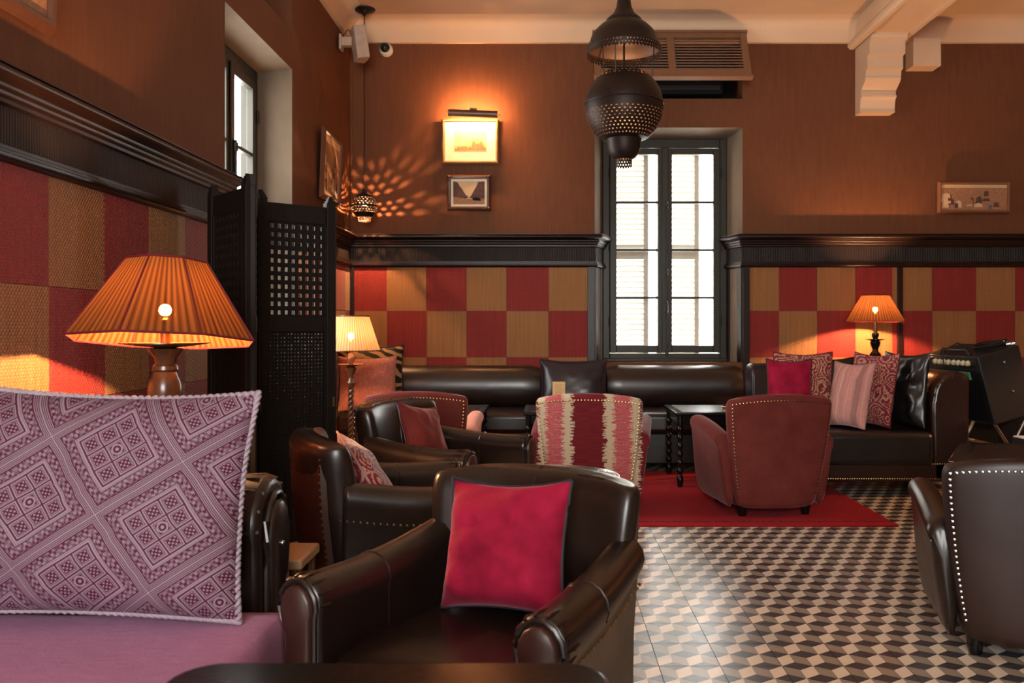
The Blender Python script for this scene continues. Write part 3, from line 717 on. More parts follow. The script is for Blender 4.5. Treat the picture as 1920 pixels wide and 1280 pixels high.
# ------------------------------------------------------------------ tub chair with set-back arms
def tub_chair(name, label, loc, rz, mat, group=None, armmat=None, nails='brass', s=1.0):
    t = thing(name, label, 'armchair', loc, rz, group); t.scale = (s, s, s); armmat = armmat or mat
    NX = 15
    def ring(z, hw, yc, th, zarch, bulge):
        fr, rr = [], []
        for i in range(NX):
            u = -1+2*i/(NX-1)
            yy = yc-bulge*abs(u)**2.4; za = z+zarch*(1-abs(u)**2.2); rd = 1-0.35*abs(u)**9
            fr.append((hw*u, yy-th*rd+0.05, za)); rr.append((hw*u, yy+0.05, za))
        return fr+rr[::-1]
    prof = [(0.045, 0.222, 0.185, 0.06), (0.075, 0.236, 0.197, 0.08), (0.20, 0.262, 0.218, 0.10), (0.34, 0.284, 0.236, 0.12), (0.47, 0.300, 0.252, 0.125), (0.58, 0.310, 0.264, 0.125), (0.640, 0.313, 0.270, 0.12), (0.662, 0.309, 0.268, 0.10), (0.676, 0.298, 0.262, 0.075), (0.682, 0.284, 0.254, 0.045)]
    rings = [ring(z, hw, yc, th, 0.0 if z < 0.4 else 0.03*(z-0.4)/0.28, 0.045) for z, hw, yc, th in prof]
    bk = MB().loft(rings).build('backrest', mat, t, subs=1, sharp=180)
    # nails along the back's border
    b = MB()
    def onback(u, z):
        for (z0, h0, y0, _), (z1, h1, y1, _) in zip(prof, prof[1:]):
            if z0 <= z <= z1:
                f = (z-z0)/(z1-z0); hw = h0+(h1-h0)*f; yc = y0+(y1-y0)*f; break
        za = z+(0 if z < 0.4 else 0.03*(z-0.4)/0.28)*(1-abs(u)**2.2)
        return (hw*u, yc-0.045*abs(u)**2.4+0.050, za)
    for i in range(31):
        u = -0.925+1.85*i/30; x, y, z = onback(u, 0.650); b.ball((x, y+0.001, z-0.004), 0.0058, 6, 4)
    for k in range(26):
        z = 0.645-k*0.0205
        if z < 0.10: break
        for sg in (-1, 1):
            x, y, zz = onback(sg*0.925, z); b.ball((x, y+0.001, zz), 0.0058, 6, 4)
    stuff(b.build('nail_trim', nails, t))
    # arms
    for sd in (-1, 1):
        rings = []; NS = 14
        def armpar(q):
            y = 0.215-0.545*q; zt = 0.462+0.085*q**0.9+0.012*math.sin(q*PI); fl = 0.02*q
            e = 1.0 if q < 0.86 else math.sqrt(max(0.0, 1-((q-0.86)/0.155)**2))
            return y, zt, fl, e
        for i in range(NS):
            q = i/(NS-1); q = 1-(1-q)**1.35; y, zt, fl, e = armpar(q)
            cxm = 0.30+fl; sec = []
            wt = 0.058*(0.55+0.45*e); hb = 0.045+0.05*(1-e)
            for (dx, z) in ((-0.055, hb), (-0.055, zt-0.08), (-0.058, zt-0.045), (-0.046, zt-0.015), (-0.020, zt), (0.014, zt), (0.040, zt-0.012), (0.053, zt-0.036), (0.050, zt-0.058), (0.036, zt-0.075), (0.030, zt-0.15), (0.018, 0.24), (0.002, 0.13), (-0.022, hb)):
                sec.append((sd*(cxm+dx*(0.5+0.5*e)), y, z-(1-e)*0.03*(z > 0.3)))
            rings.append(sec)
        MB().loft(rings).build('arm', armmat, t, subs=1, sharp=180)
        b = MB()
        for i in range(24):
            q = 0.03+0.90*i/23; y, zt, fl, e = armpar(q); b.ball((sd*(0.30+fl+0.036*(0.5+0.5*e)), y, zt-0.070-(1-e)*0.03), 0.0055, 6, 4)
        stuff(b.build('nail_trim', nails, t))
    # seat
    rings = []
    for z, k, rr in ((0.05, 0.85, 0.08), (0.30, 1.0, 0.08), (0.36, 1.02, 0.08), (0.40, 1.0, 0.08), (0.418, 0.90, 0.09), (0.426, 0.6, 0.08)):
        rings.append([(x, y-0.08, z) for x, y in rrect(0.258*k, 0.265*k, rr*k, 4)])
    MB().loft(rings).build('seat', mat, t, sharp=70)
    for sx in (-1, 1):
        for y in (-0.26, 0.17): MB().lathe([(0.030, 0.08), (0.030, 0.05), (0.022, 0.0)], 10, (sx*0.19, y-0.01, 0)).build('leg', 'ebony', t)
    return t

RUGZ = 0.011
club_chair('club_armchair', 'glossy brown leather club armchair holding the crimson velvet cushion, before the purple throw sofa', (-0.125, 2.03, 0), math.radians(-26), 'leather club armchairs', s=0.965)
club_chair('club_armchair', 'brown leather club armchair beside the carved screen, reddish outer back turned to the sofa', (-0.58, 3.10, 0), math.radians(112), 'leather club armchairs', s=0.97)
club_chair('club_armchair', 'brown leather club armchair holding a dull red square cushion, backed by the pink velvet chair', (-0.52, 4.06, 0), math.radians(66), 'leather club armchairs', s=0.99)
tub_chair('tub_armchair', 'dusty pink velvet tub armchair by the lit standard lamp', (-0.78, 5.38, RUGZ), math.radians(180), 'velvet_pink', 'upholstered tub armchairs', armmat='velvet_pink_lit', s=1.0)
tub_chair('tub_armchair', 'tub armchair in red, pink and cream ikat stripes', (0.27, 5.22, RUGZ), math.radians(174), 'ikat', 'upholstered tub armchairs', s=1.0)
tub_chair('tub_armchair', 'brick pink velvet tub armchair beside the black turned-leg table', (1.30, 5.16, RUGZ), math.radians(187), 'velvet_pink', 'upholstered tub armchairs', s=1.0)
tub_chair('tub_armchair', 'dark leather tub armchair with a row of silver nails, facing the hexagonal table', (1.665, 3.00, 0), math.radians(163), 'leather_mahogany', 'upholstered tub armchairs', armmat='leather_brown', nails='steel', s=0.955)

# ------------------------------------------------------------------ sofa with purple throw (by the left wall)
sofa = thing('leather_sofa', 'dark leather sofa with a rolled arm along the matted wall', 'sofa', (-1.155, 1.30, 0))
MB().box(-0.46, 0.44, -0.85, 1.04, 0.08, 0.28).build('seat_base', 'leather_brown', sofa, bevel=0.02, seg=3)
MB().box(-0.34, 0.47, -0.85, 0.80, 0.26, 0.405).build('seat_cushion', 'leather_brown', sofa, bevel=0.04, seg=4)
MB().box(-0.49, -0.28, -0.85, 1.04, 0.2, 0.80).build('backrest', 'leather_brown', sofa, bevel=0.07, seg=5)
sec = arm_section(0.72, 0.10, 0.23)
rings = [[(x, 0.80+dx, z) for dx, z in sec] for x in (-0.45, -0.2, 0.1, 0.30, 0.42, 0.455)]
arm = MB().loft(rings).build('arm', 'leather_brown', sofa, bevel=0.02, seg=3, sharp=60)
cx = 0.11; inner = [(cx+(dx-cx)*0.62, 0.30+(z-0.30)*(0.86 if z > 0.3 else 1)) for dx, z in sec]
MB().loft([[(0.45, 0.80+dx, z) for dx, z in inner], [(0.470, 0.80+dx, z) for dx, z in inner], [(0.478, 0.80+cx+(dx-cx)*0.86, 0.3+(z-0.3)*0.97) for dx, z in inner]]).build('arm_facing', 'leather_brown', arm, sharp=70)
MB().tube([(0.462, 0.80+dx, z) for dx, z in [(cx+(a-cx)*0.70, 0.3+(z-0.3)*(0.90 if z > 0.3 else 1)) for a, z in sec]], 0.008, 7).build('piping', 'leather_brown', arm)
b = MB()
for k in range(3, 12):
    dx, z = sec[k]; nx, nz = dx-cx, z-0.60; L = math.hypot(nx, nz); nx, nz = nx/L, nz/L
    for o_ in (0, 0.012): b.tube([(0.452, 0.80+dx-nx*0.012+o_, z-nz*0.012), (0.42, 0.80+dx+o_-nx*0.001, z-nz*0.001), (0.33-0.02*(k % 3), 0.80+dx-nx*0.004+o_*1.5, z-nz*0.004)], [0.006, 0.005, 0.001], 5)
stuff(b.build('gathers', 'leather_brown', arm))
MB().ball((0.48, 0.90, 0.55), 0.007, 8, 5).build('stud', 'steel', arm)
for sx in (-0.40, 0.40):
    for sy in (-0.78, 0.97): MB().lathe([(0.028, 0.09), (0.035, 0.06), (0.022, 0.0)], 12, (sx, sy, 0)).build('leg', 'ebony', sofa)
# throw over the seat
th = thing('throw_blanket', 'purple woven throw spread over the sofa seat', 'blanket', (-1.13, 1.30, 0))
NXg, NYg = 40, 46; vs = []; fs = []
for i in range(NXg+1):
    for k in range(NYg+1):
        q = i/NXg*0.98-0.0; y = -0.80+1.56*k/NYg
        if q < 0.76: x = -0.27+q; z = 0.414+0.004*mnoise.noise(Vector((x*6, y*6, 2)))
        else:
            a = min(1.0, (q-0.76)/0.05)*PI/2; x = 0.478+0.022*math.sin(a)+0.006*mnoise.noise(Vector((y*8, q*9, 0))); z = 0.388+0.026*math.cos(a)-max(0, q-0.81)
        vs.append((x, y, z))
for i in range(NXg):
    for k in range(NYg): fs.append((i*(NYg+1)+k, (i+1)*(NYg+1)+k, (i+1)*(NYg+1)+k+1, i*(NYg+1)+k+1))
o = MB().add(vs, fs).build('cloth', 'throw_purple', th, sharp=180); md = o.modifiers.new('thick', 'SOLIDIFY'); md.thickness = 0.006; md.offset = 1
b = MB()
for k in range(110):
    y = -0.79+1.54*k/109; L = 0.05+0.02*random.random(); b.tube([(0.503, y, 0.225), (0.506+0.006*random.random(), y+0.006*random.random(), 0.225-L*0.5), (0.503, y+0.01*(random.random()-0.5), 0.225-L)], 0.0022, 4)
stuff(b.build('fringe', 'throw_purple', th))
pillow('scatter_cushion', 'large plum cushion with white geometric embroidery and twisted cord edge', (-1.060, 1.94, 0.446), 0.72, 0.520, 0.20, 'embroidery', 'cord_mauve', math.radians(3), math.radians(9), 11, 0.015, 0.009, cord=True, pinch=0.06, roll=math.radians(2.5))
pillow('scatter_cushion', 'crimson velvet square cushion with dark piping in the club armchair', (-0.110, 2.04, 0.424), 0.325, 0.315, 0.17, 'velvet_red', 'cord_black', math.radians(-24), math.radians(17), 5, 0.013, 0.005, roll=math.radians(-3), pinch=0.09)
pillow('scatter_cushion', 'dull red velvet cushion tilted in the armchair before the pink velvet chair', (-0.545, 4.03, 0.462), 0.30, 0.29, 0.11, 'velvet_brick', 'piping_red', math.radians(62), math.radians(22), 6, 0.007, 0.005, roll=math.radians(10))
pillow('scatter_cushion', 'rose patterned cushion seen edge-on in the armchair beside the carved screen', (-0.575, 3.12, 0.42), 0.38, 0.33, 0.13, 'paisley_rose', 'piping_pale', math.radians(108), math.radians(30), 8, 0.006, 0.005)

# ------------------------------------------------------------------ black table in front
b = MB(); rr = [(x-0.225, y+1.01) for x, y in rrect(0.315, 0.28, 0.07, 6)]
t0 = thing('coffee_table', 'black lacquered table with rounded corners before the club armchair', 'table', (0, 0, 0))
MB().prism(rr, 0.568, 0.60).build('table_top', 'ebony', t0, bevel=0.008, seg=3)
MB().box(-0.49, 0.04, 0.78, 1.24, 0.50, 0.568).build('apron', 'ebony', t0, bevel=0.004)
for x in (-0.47, 0.02):
    for y in (0.80, 1.22): MB().lathe([(0.020, 0), (0.024, 0.03), (0.018, 0.10), (0.026, 0.18), (0.018, 0.26), (0.026, 0.34), (0.022, 0.42), (0.024, 0.50)], 14, (x, y, 0)).build('leg', 'ebony', t0)

# ------------------------------------------------------------------ black bobbin-leg tables
def bobbin_table(label, x0, x1, y0, y1, zt, z0=RUGZ):
    t = thing('side_table', label, 'table', ((x0+x1)/2, (y0+y1)/2, z0), 0, 'black tables with bobbin-turned legs'); hx, hy = (x1-x0)/2, (y1-y0)/2; zt -= z0
    top = MB().box(-hx, hx, -hy, hy, zt-0.022, zt).build('table_top', 'ebony', t, bevel=0.006, seg=3)
    MB().box(-hx+0.05, hx-0.05, -hy+0.05, hy-0.05, zt-0.005, zt+0.0012).build('leather_inlay', 'leather_black', top)
    MB().box(-hx+0.03, hx-0.03, -hy+0.03, hy-0.03, zt-0.085, zt-0.022).build('apron', 'ebony', t, bevel=0.003)
    prof = [(0.016, 0.0), (0.019, 0.006), (0.019, 0.012), (0.022, 0.03), (0.024, 0.05), (0.018, 0.075), (0.014, 0.08)]
    z = 0.085
    while z < zt-0.10:
        prof += [(0.013, z), (0.019, z+0.010), (0.0225, z+0.024), (0.019, z+0.038), (0.013, z+0.047), (0.016, z+0.050), (0.016, z+0.054)]; z += 0.057
    prof += [(0.020, zt-0.09), (0.020, zt-0.02)]
    for sx in (-1, 1):
        for sy in (-1, 1): MB().lathe(prof, 14, (sx*(hx-0.035), sy*(hy-0.035), 0)).build('leg', 'ebony', t)
    return t
bobbin_table('black table with bobbin legs carrying the ashtray', 0.875, 1.435, 5.84, 6.44, 0.52)
bobbin_table('black table with bobbin legs carrying the kraft menu card', -0.16, 0.50, 5.86, 6.44, 0.52)
bobbin_table('black table with bobbin legs between the pink velvet chair and the banquette', -1.05, -0.43, 5.86, 6.44, 0.52)
mc = thing('menu_card', 'tall kraft menu card standing on the black table', 'menu', (0.085, 6.12, 0.5275), math.radians(-6), rx=math.radians(-6))
MB().box(-0.045, 0.045, -0.001, 0.001, 0, 0.185).build('card', 'card_kraft', mc, smooth=False)
b = MB()
for k in range(9): b.box(-0.03+0.004*(k % 3), 0.03-0.006*(k % 2), -0.0016, -0.0009, 0.160-0.014*k, 0.163-0.014*k)
b.build('printed_lines', 'sepia_mid', mc, smooth=False)
MB().box(-0.045, 0.045, 0.04, 0.042, 0, 0.10).build('card_foot', 'card_kraft', mc, smooth=False)
at = thing('ashtray', 'shallow amber ashtray on the black bobbin table', 'ashtray', (1.32, 6.10, 0.522))
MB().lathe([(0.05, 0.0), (0.075, 0.004), (0.085, 0.018), (0.078, 0.019), (0.066, 0.008), (0.02, 0.006)], 22).build('dish', 'brass', at)
MB().box(-0.09, 0.09, -0.05, 0.06, -0.0003, 0.0012).build('coaster', 'pale_wood', at)
# hexagonal table
hx = thing('hexagonal_table', 'black glossy hexagonal table behind the dark leather tub chair', 'table', (2.36, 3.74, 0))
hp = [(0.62*math.cos(PI/3*k), 0.62*math.sin(PI/3*k)) for k in range(6)]
MB().prism(hp, 0.495, 0.525).build('table_top', 'ebony', hx, bevel=0.008, seg=3)
MB().prism([(x*0.86, y*0.86) for x, y in hp], 0.527-0.003, 0.5265).build('leather_inlay', 'leather_black', hx)
for k in range(6):
    x, y = hp[k]; MB().lathe([(0.018, 0), (0.024, 0.04), (0.016, 0.12), (0.026, 0.20), (0.016, 0.28), (0.026, 0.36), (0.020, 0.44), (0.022, 0.497)], 12, (x*0.88, y*0.88, 0)).build('leg', 'ebony', hx)
MB().prism([(x*0.92, y*0.92) for x, y in hp], 0.44, 0.497).build('apron', 'ebony', hx)
# round tray table with a pale rim
tt = thing('tray_table', 'round tray table with a pale metal rim behind the crimson cushion chair', 'table', (0.02, 3.40, 0))
MB().lathe([(0.255, 0.492), (0.262, 0.495), (0.268, 0.515), (0.264, 0.516), (0.256, 0.502), (0.01, 0.502)], 48, cap=False).build('tray', 'steel', tt)
MB().lathe([(0.010, 0.0), (0.15, 0.0), (0.15, 0.012), (0.03, 0.03), (0.022, 0.10), (0.034, 0.2), (0.022, 0.30), (0.030, 0.42), (0.10, 0.49), (0.24, 0.494)], 24).build('pedestal', 'ebony', tt)
gd = thing('glass_dish', 'cut glass oval dish on the pale rimmed tray table', 'dish', (0.155, 3.37, 0.5035))
b = MB().lathe([(0.05, 0.0), (0.09, 0.004), (0.115, 0.018), (0.108, 0.019), (0.085, 0.009), (0.02, 0.006)], 36); b.build('bowl', 'dish_glass', gd)
b = MB()
for k in range(30): a = 2*PI*k/30; b.ball((0.108*math.cos(a), 0.108*math.sin(a), 0.018), 0.0055, 6, 4)
stuff(b.build('beaded_rim', 'dish_glass', gd))
# pale stool and lamp table in the corner
st = thing('wooden_stool', 'small pale wooden stool between sofa arm and armchair', 'stool', (-0.785, 2.56, 0))
MB().box(-0.085, 0.085, -0.10, 0.10, 0.405, 0.435).build('seat', 'pale_wood', st, bevel=0.006)
for sx in (-1, 1):
    for sy in (-1, 1): MB().lathe([(0.013, 0), (0.016, 0.2), (0.018, 0.41)], 10, (sx*0.06, sy*0.075, 0)).build('leg', 'lamp_wood', st)
lt = thing('lamp_table', 'dark side table under the large pleated lamp', 'table', (-1.25, 2.80, 0))
MB().box(-0.30, 0.28, -0.33, 0.33, 0.47, 0.50).build('table_top', 'dado_wood', lt, bevel=0.005)
for sx in (-0.26, 0.24):
    for sy in (-0.29, 0.29): MB().box(sx-0.02, sx+0.02, sy-0.02, sy+0.02, 0, 0.47).build('leg', 'dado_wood', lt, bevel=0.003)
MB().box(-0.27, 0.25, -0.30, 0.30, 0.40, 0.47).build('apron', 'dado_wood', lt)
l2 = thing('lamp_table', 'small dark table holding the bronze lamp behind the leather sofa', 'table', (2.64, 6.92, 0))
MB().box(-0.24, 0.24, -0.24, 0.24, 0.57, 0.60).build('table_top', 'dado_wood', l2, bevel=0.005)
for sx in (-0.2, 0.2):
    for sy in (-0.2, 0.2): MB().box(sx-0.018, sx+0.018, sy-0.018, sy+0.018, 0, 0.57).build('leg', 'dado_wood', l2, bevel=0.003)

# ------------------------------------------------------------------ lamps
def lamp(name, label, loc, pole_prof, pole_mat, z_sh0, z_sh1, r0, r1, shade, sides, watts, zb, npl, disc=None, br=0.022, twist=False):
    t = thing(name, label, 'lamp', loc)
    if twist:
        zs0, zs1 = twist; b = MB().lathe([p for p in pole_prof if p[1] <= zs0], 18)
        b.lathe([p for p in pole_prof if p[1] >= zs1], 18)
        for ph in range(3):
            b.tube([(0.010*math.cos(a), 0.010*math.sin(a), zs0+(zs1-zs0)*k/70) for k in range(71) for a in (ph*2*PI/3+k/70*2*PI*5,)], 0.011, 6)
        b.build('pole', pole_mat, t)
    else: MB().lathe(pole_prof, 24).build('stand', pole_mat, t)
    if disc: MB().lathe([(0.012, disc[1]-0.004), (disc[0]*0.6, disc[1]+0.004), (disc[0], disc[1]+0.012), (disc[0], disc[1]+0.015), (disc[0]*0.6, disc[1]+0.008), (0.012, disc[1]+0.004)], 20).build('drip_pan', pole_mat, t)
    top = pole_prof[-1][1]
    MB().lathe([(0.012, top-0.01), (0.015, top), (0.015, max(top+0.02, zb-br-0.012)), (0.008, zb-br-0.004)], 12).build('socket', 'brass', t)
    bm_ = 'bulb_glow_%s' % loc[0]; bulb_mat(bm_, watts, br)
    MB().ball((0, 0, zb), br, 12, 8).build('bulb', bm_, t)
    n = 288; rings = []
    for j in range(7):
        q = j/6; z = z_sh0+(z_sh1-z_sh0)*q; ring = []
        for k in range(n):
            a = 2*PI*k/n; R = r0+(r1-r0)*q
            if sides:
                sec_ = 2*PI/sides; R *= math.cos(sec_/2)/math.cos((a % sec_)-sec_/2)
            R *= 1+0.008*math.cos(a*npl); ring.append((R*math.cos(a), R*math.sin(a), z+0.002*math.cos(a*npl) if j == 0 else z))
        rings.append(ring)
    sh = MB().loft(rings, cap=False).build('shade', shade, t, sharp=180)
    tr = 'cord_black'
    for (z, R, rad) in ((z_sh0, r0, 0.004), (z_sh1, r1, 0.0045)):
        pts = []
        for k in range(96):
            a = 2*PI*k/96; RR = R*1.006
            if sides: sec_ = 2*PI/sides; RR *= math.cos(sec_/2)/math.cos((a % sec_)-sec_/2)
            pts.append((RR*math.cos(a), RR*math.sin(a), z))
        MB().tube(pts, rad, 6, True).build('trim', 'piping_red' if shade != 'shade_cream' else 'lamp_wood', sh)
    if sides:
        b = MB()
        for k in range(sides):
            a = 2*PI*k/sides; b.tube([(r0*1.006*math.cos(a), r0*1.006*math.sin(a), z_sh0), (r1*1.006*math.cos(a), r1*1.006*math.sin(a), z_sh1)], 0.003, 5)
        b.build('shade_rib', 'piping_red', sh)
    b = MB()
    for k in range(3):
        a = 2*PI*k/3+0.3; b.tube([(0, 0, z_sh1-0.01), (r1*0.97*math.cos(a), r1*0.97*math.sin(a), z_sh1-0.004)], 0.002, 5)
    b.tube([(0.03, 0, zb-br-0.02), (0.04, 0, zb+0.03), (0.0, 0, z_sh1-0.01)], 0.0015, 5); b.tube([(-0.03, 0, zb-br-0.02), (-0.04, 0, zb+0.03), (0.0, 0, z_sh1-0.01)], 0.0015, 5)
    b.build('shade_carrier', 'brass', sh)
    return t
zb0 = 0.50
big = [(0.09, 0.0), (0.095, 0.012), (0.07, 0.03), (0.03, 0.05), (0.024, 0.08), (0.034, 0.10), (0.020, 0.13), (0.026, 0.19), (0.033, 0.215), (0.031, 0.235), (0.031, 0.245), (0.027, 0.265), (0.034, 0.30), (0.045, 0.335), (0.052, 0.37), (0.053, 0.395), (0.050, 0.42), (0.040, 0.445), (0.036, 0.455), (0.042, 0.462), (0.040, 0.474), (0.030, 0.48), (0.034, 0.50), (0.05, 0.52), (0.055, 0.53), (0.02, 0.535)]
bl = lamp('table_lamp', 'large table lamp with wide octagonal brown pleated shade and turned wooden base', (-1.24, 2.80, zb0), big, 'lamp_wood', 0.556, 0.812, 0.290, 0.128, 'shade_brown', 8, 40.0, 0.655, 104, disc=(0.14, 0.535), br=0.02)
for ch in bl.children:                                # the big shade sits a little askew, tipped up towards the room
    if ch.name.startswith('shade'):
        pv = Vector((0, 0, 0.66)); rt = Matrix.Rotation(math.radians(-6.5), 4, 'X')
        ch.matrix_basis = Matrix.Translation(pv) @ rt @ Matrix.Translation(-pv)
pole = [(0.12, 0.0), (0.125, 0.02), (0.06, 0.04), (0.025, 0.07), (0.030, 0.10), (0.018, 0.12), (0.018, 0.16), (0.018, 0.70), (0.024, 0.71), (0.030, 0.73), (0.018, 0.75), (0.016, 0.78), (0.034, 0.81), (0.038, 0.83), (0.012, 0.845), (0.016, 0.86), (0.026, 0.88), (0.024, 0.90), (0.014, 0.93)]
lamp('standard_lamp', 'slim twisted-pole standard lamp with cream pleated shade beside the zebra cushion', (-1.30, 5.72, 0.0), pole, 'lamp_wood', 0.945, 1.172, 0.190, 0.118, 'shade_cream', 0, 20.0, 1.04, 84, disc=(0.085, 0.84), twist=(0.16, 0.70))
sml = [(0.08, 0.0), (0.085, 0.015), (0.03, 0.04), (0.025, 0.10), (0.045, 0.14), (0.05, 0.17), (0.022, 0.20), (0.030, 0.235), (0.044, 0.265), (0.044, 0.285), (0.024, 0.305), (0.022, 0.325), (0.036, 0.355), (0.040, 0.375), (0.040, 0.385), (0.012, 0.392), (0.016, 0.40), (0.028, 0.43), (0.026, 0.45), (0.014, 0.455)]
lamp('table_lamp', 'small table lamp with conical bronze pleated shade behind the cushions of the right sofa'.replace(' of the right sofa', ' by the amplifier'), (2.64, 6.92, 0.60), sml, 'ebony', 0.545, 0.755, 0.222, 0.105, 'shade_bronze', 0, 46.0, 0.64, 84, disc=(0.075, 0.388))

ADDED_LAMPS = 'unseen standard lamps added for warm light'  # out-of-view lamps, added to warm the ceiling and walls
for lx_, ly_, wt_, lb_ in ((4.45, 5.0, 45.0, 'added unseen standard lamp with wide cream shade past the drum'), (4.3, 0.9, 16.0, 'added unseen standard lamp with wide cream shade by the bare plaster wall')):
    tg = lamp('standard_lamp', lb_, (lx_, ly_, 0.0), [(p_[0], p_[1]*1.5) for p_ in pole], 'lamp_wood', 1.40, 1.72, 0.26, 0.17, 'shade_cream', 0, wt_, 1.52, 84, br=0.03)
    tg['group'] = ADDED_LAMPS

# ------------------------------------------------------------------ lanterns
def perforated(b, prof_fn, z0, z1, rows, cols, hole, stag=True):
    for j in range(rows):
        for k in range(cols):
            o = 0.5*(j % 2) if stag else 0
            def pt(u, v):
                z = z0+(z1-z0)*(j+v)/rows; a = 2*PI*(k+o+u)/cols; r = prof_fn(z); return (r*math.cos(a), r*math.sin(a), z)
            h = hole/2
            vs = [pt(0, 0), pt(1, 0), pt(1, 1), pt(0, 1), pt(0.5, 0.5-h), pt(0.5+h, 0.5), pt(0.5, 0.5+h), pt(0.5-h, 0.5)]
            b.add(vs, [(0, 1, 4), (1, 5, 4), (1, 2, 5), (2, 6, 5), (2, 3, 6), (3, 7, 6), (3, 0, 7), (0, 4, 7)])
def zig_rim(b, r, z, h, n, flare=0.0):
    for k in range(n):
        a0, a1, am = 2*PI*k/n, 2*PI*(k+1)/n, 2*PI*(k+0.5)/n
        b.add([(r*math.cos(a0), r*math.sin(a0), z), (r*math.cos(a1), r*math.sin(a1), z), ((r+flare)*math.cos(am), (r+flare)*math.sin(am), z-h)], [(0, 1, 2)])
def big_lantern(label, loc, watts):
    t = thing('pendant_lantern', label, 'lantern', loc)   # origin at the globe's centre
    R = 0.205; f = lambda z: math.sqrt(max(1e-6, R*R-z*z))
    b = MB()
    perforated(b, f, -0.165, -0.030, 9, 46, 0.52)
    n = 48
    b.loft([[(f(z)*math.cos(2*PI*k/n), f(z)*math.sin(2*PI*k/n), z) for k in range(n)] for z in (-0.030, -0.01, 0.02, 0.05, 0.08, 0.11, 0.14)], cap=False)
    perforated(b, f, 0.14, 0.185, 3, 36, 0.6)
    b.build('globe', 'old_copper', t, sharp=180)
    MB().tube([(f(0.012)*1.004*math.cos(2*PI*k/48), f(0.012)*1.004*math.sin(2*PI*k/48), 0.012) for k in range(48)], 0.004, 6, True).build('globe_band', 'old_copper', t)
    MB().lathe([(0.122, -0.165), (0.092, -0.172), (0.088, -0.185), (0.086, -0.21), (0.076, -0.245), (0.058, -0.268), (0.045, -0.275)], 36, cap=False).build('lower_cup', 'old_copper', t)
    b = MB(); perforated(b, lambda z: 0.042, -0.305, -0.272, 2, 18, 0.6); zig_rim(b, 0.042, -0.305, 0.014, 18); b.build('finial_crown', 'old_copper', t)
    b = MB().lathe([(0.030, 0.62), (0.034, 0.56), (0.040, 0.52), (0.056, 0.485), (0.090, 0.455), (0.094, 0.448), (0.094, 0.440), (0.125, 0.42), (0.155, 0.39), (0.172, 0.36), (0.180, 0.335), (0.190, 0.318), (0.196, 0.305)], 48, cap=False)
    cnp = b.build('canopy', 'old_copper', t, sharp=60)
    b = MB(); perforated(b, lambda z: 0.196-(z-0.305)*0.5*-0.2, 0.272, 0.305, 2, 72, 0.5); zig_rim(b, 0.196, 0.272, 0.013, 60); b.build('pierced_rim', 'old_copper', cnp)
    for k in range(3):
        a = 2*PI*k/3+0.15; MB().tube([(0.15*math.cos(a), 0.15*math.sin(a), 0.14), (0.165*math.cos(a), 0.165*math.sin(a), 0.37)], 0.003, 5).build('chain', 'iron', t)
    MB().tube([(0, 0, 0.60), (0, 0, ZC-loc[2])], 0.008, 8).build('suspension_rod', 'iron', t)
    MB().lathe([(0.01, ZC-loc[2]-0.05), (0.05, ZC-loc[2]-0.02), (0.055, ZC-loc[2]-0.001)], 20).build('ceiling_rose', 'iron', t)
    nm = 'lantern_glow_%s_%s' % (loc[0], loc[1]); bulb_mat(nm, watts, 0.018); MB().ball((0, 0, 0.10), 0.018, 10, 6).build('bulb', nm, t)
    MB().tube([(0, 0, 0.116), (0, 0, 0.42)], 0.006, 6).build('bulb_cord', 'iron', t)
    return t
lp = P(1170, 200, 4.5)
big_lantern('large pierced copper globe lantern hanging before the tall window', tuple(lp), 12.0)
def small_lantern(label, loc, watts):
    t = thing('pendant_lantern', label, 'lantern', loc); R = 0.103; f = lambda z: math.sqrt(max(1e-6, R*R-z*z))
    b = MB(); perforated(b, f, 0.008, 0.075, 4, 20, 0.70); perforated(b, f, -0.055, -0.008, 3, 26, 0.6)
    b.loft([[(f(z)*math.cos(2*PI*k/36), f(z)*math.sin(2*PI*k/36), z) for k in range(36)] for z in (-0.088, -0.075, -0.055)], cap=False)
    b.build('globe', 'old_copper', t, sharp=180)
    MB().tube([(R*1.01*math.cos(2*PI*k/40), R*1.01*math.sin(2*PI*k/40), 0) for k in range(40)], 0.008, 6, True).build('globe_band', 'old_copper', t)
    MB().lathe([(0.072, 0.072), (0.066, 0.082), (0.045, 0.098), (0.022, 0.108), (0.014, 0.125), (0.01, 0.14)], 28, cap=False).build('top_cap', 'old_copper', t)
    b = MB(); perforated(b, lambda z: 0.050, -0.112, -0.088, 2, 18, 0.66); zig_rim(b, 0.05, -0.112, 0.012, 18); b.build('lower_crown', 'old_copper', t)
    for k in range(3):
        a = 2*PI*k/3+0.5; MB().tube([(0.022*math.cos(a), 0.022*math.sin(a), 0.10), (0.006*math.cos(a), 0.006*math.sin(a), 0.40)], 0.002, 5).build('chain', 'iron', t)
    MB().tube([(0, 0, 0.40), (0, 0, ZC-loc[2])], 0.004, 6).build('suspension_cord', 'iron', t)
    MB().lathe([(0.006, ZC-loc[2]-0.06), (0.02, ZC-loc[2]-0.04), (0.085, ZC-loc[2]-0.012), (0.09, ZC-loc[2]-0.001)], 24).build('ceiling_rose', 'iron', t)
    bulb_mat('small_lantern_glow', watts, 0.005); MB().ball((0, 0, -0.055), 0.005, 10, 6).build('bulb', 'small_lantern_glow', t)
    MB().tube([(0, 0, -0.051), (0, 0, 0.12)], 0.004, 6).build('bulb_cord', 'iron', t)
small_lantern('small pierced globe lantern on a long cord in the corner', tuple(P(683, 387, 7.02)), 30.0)

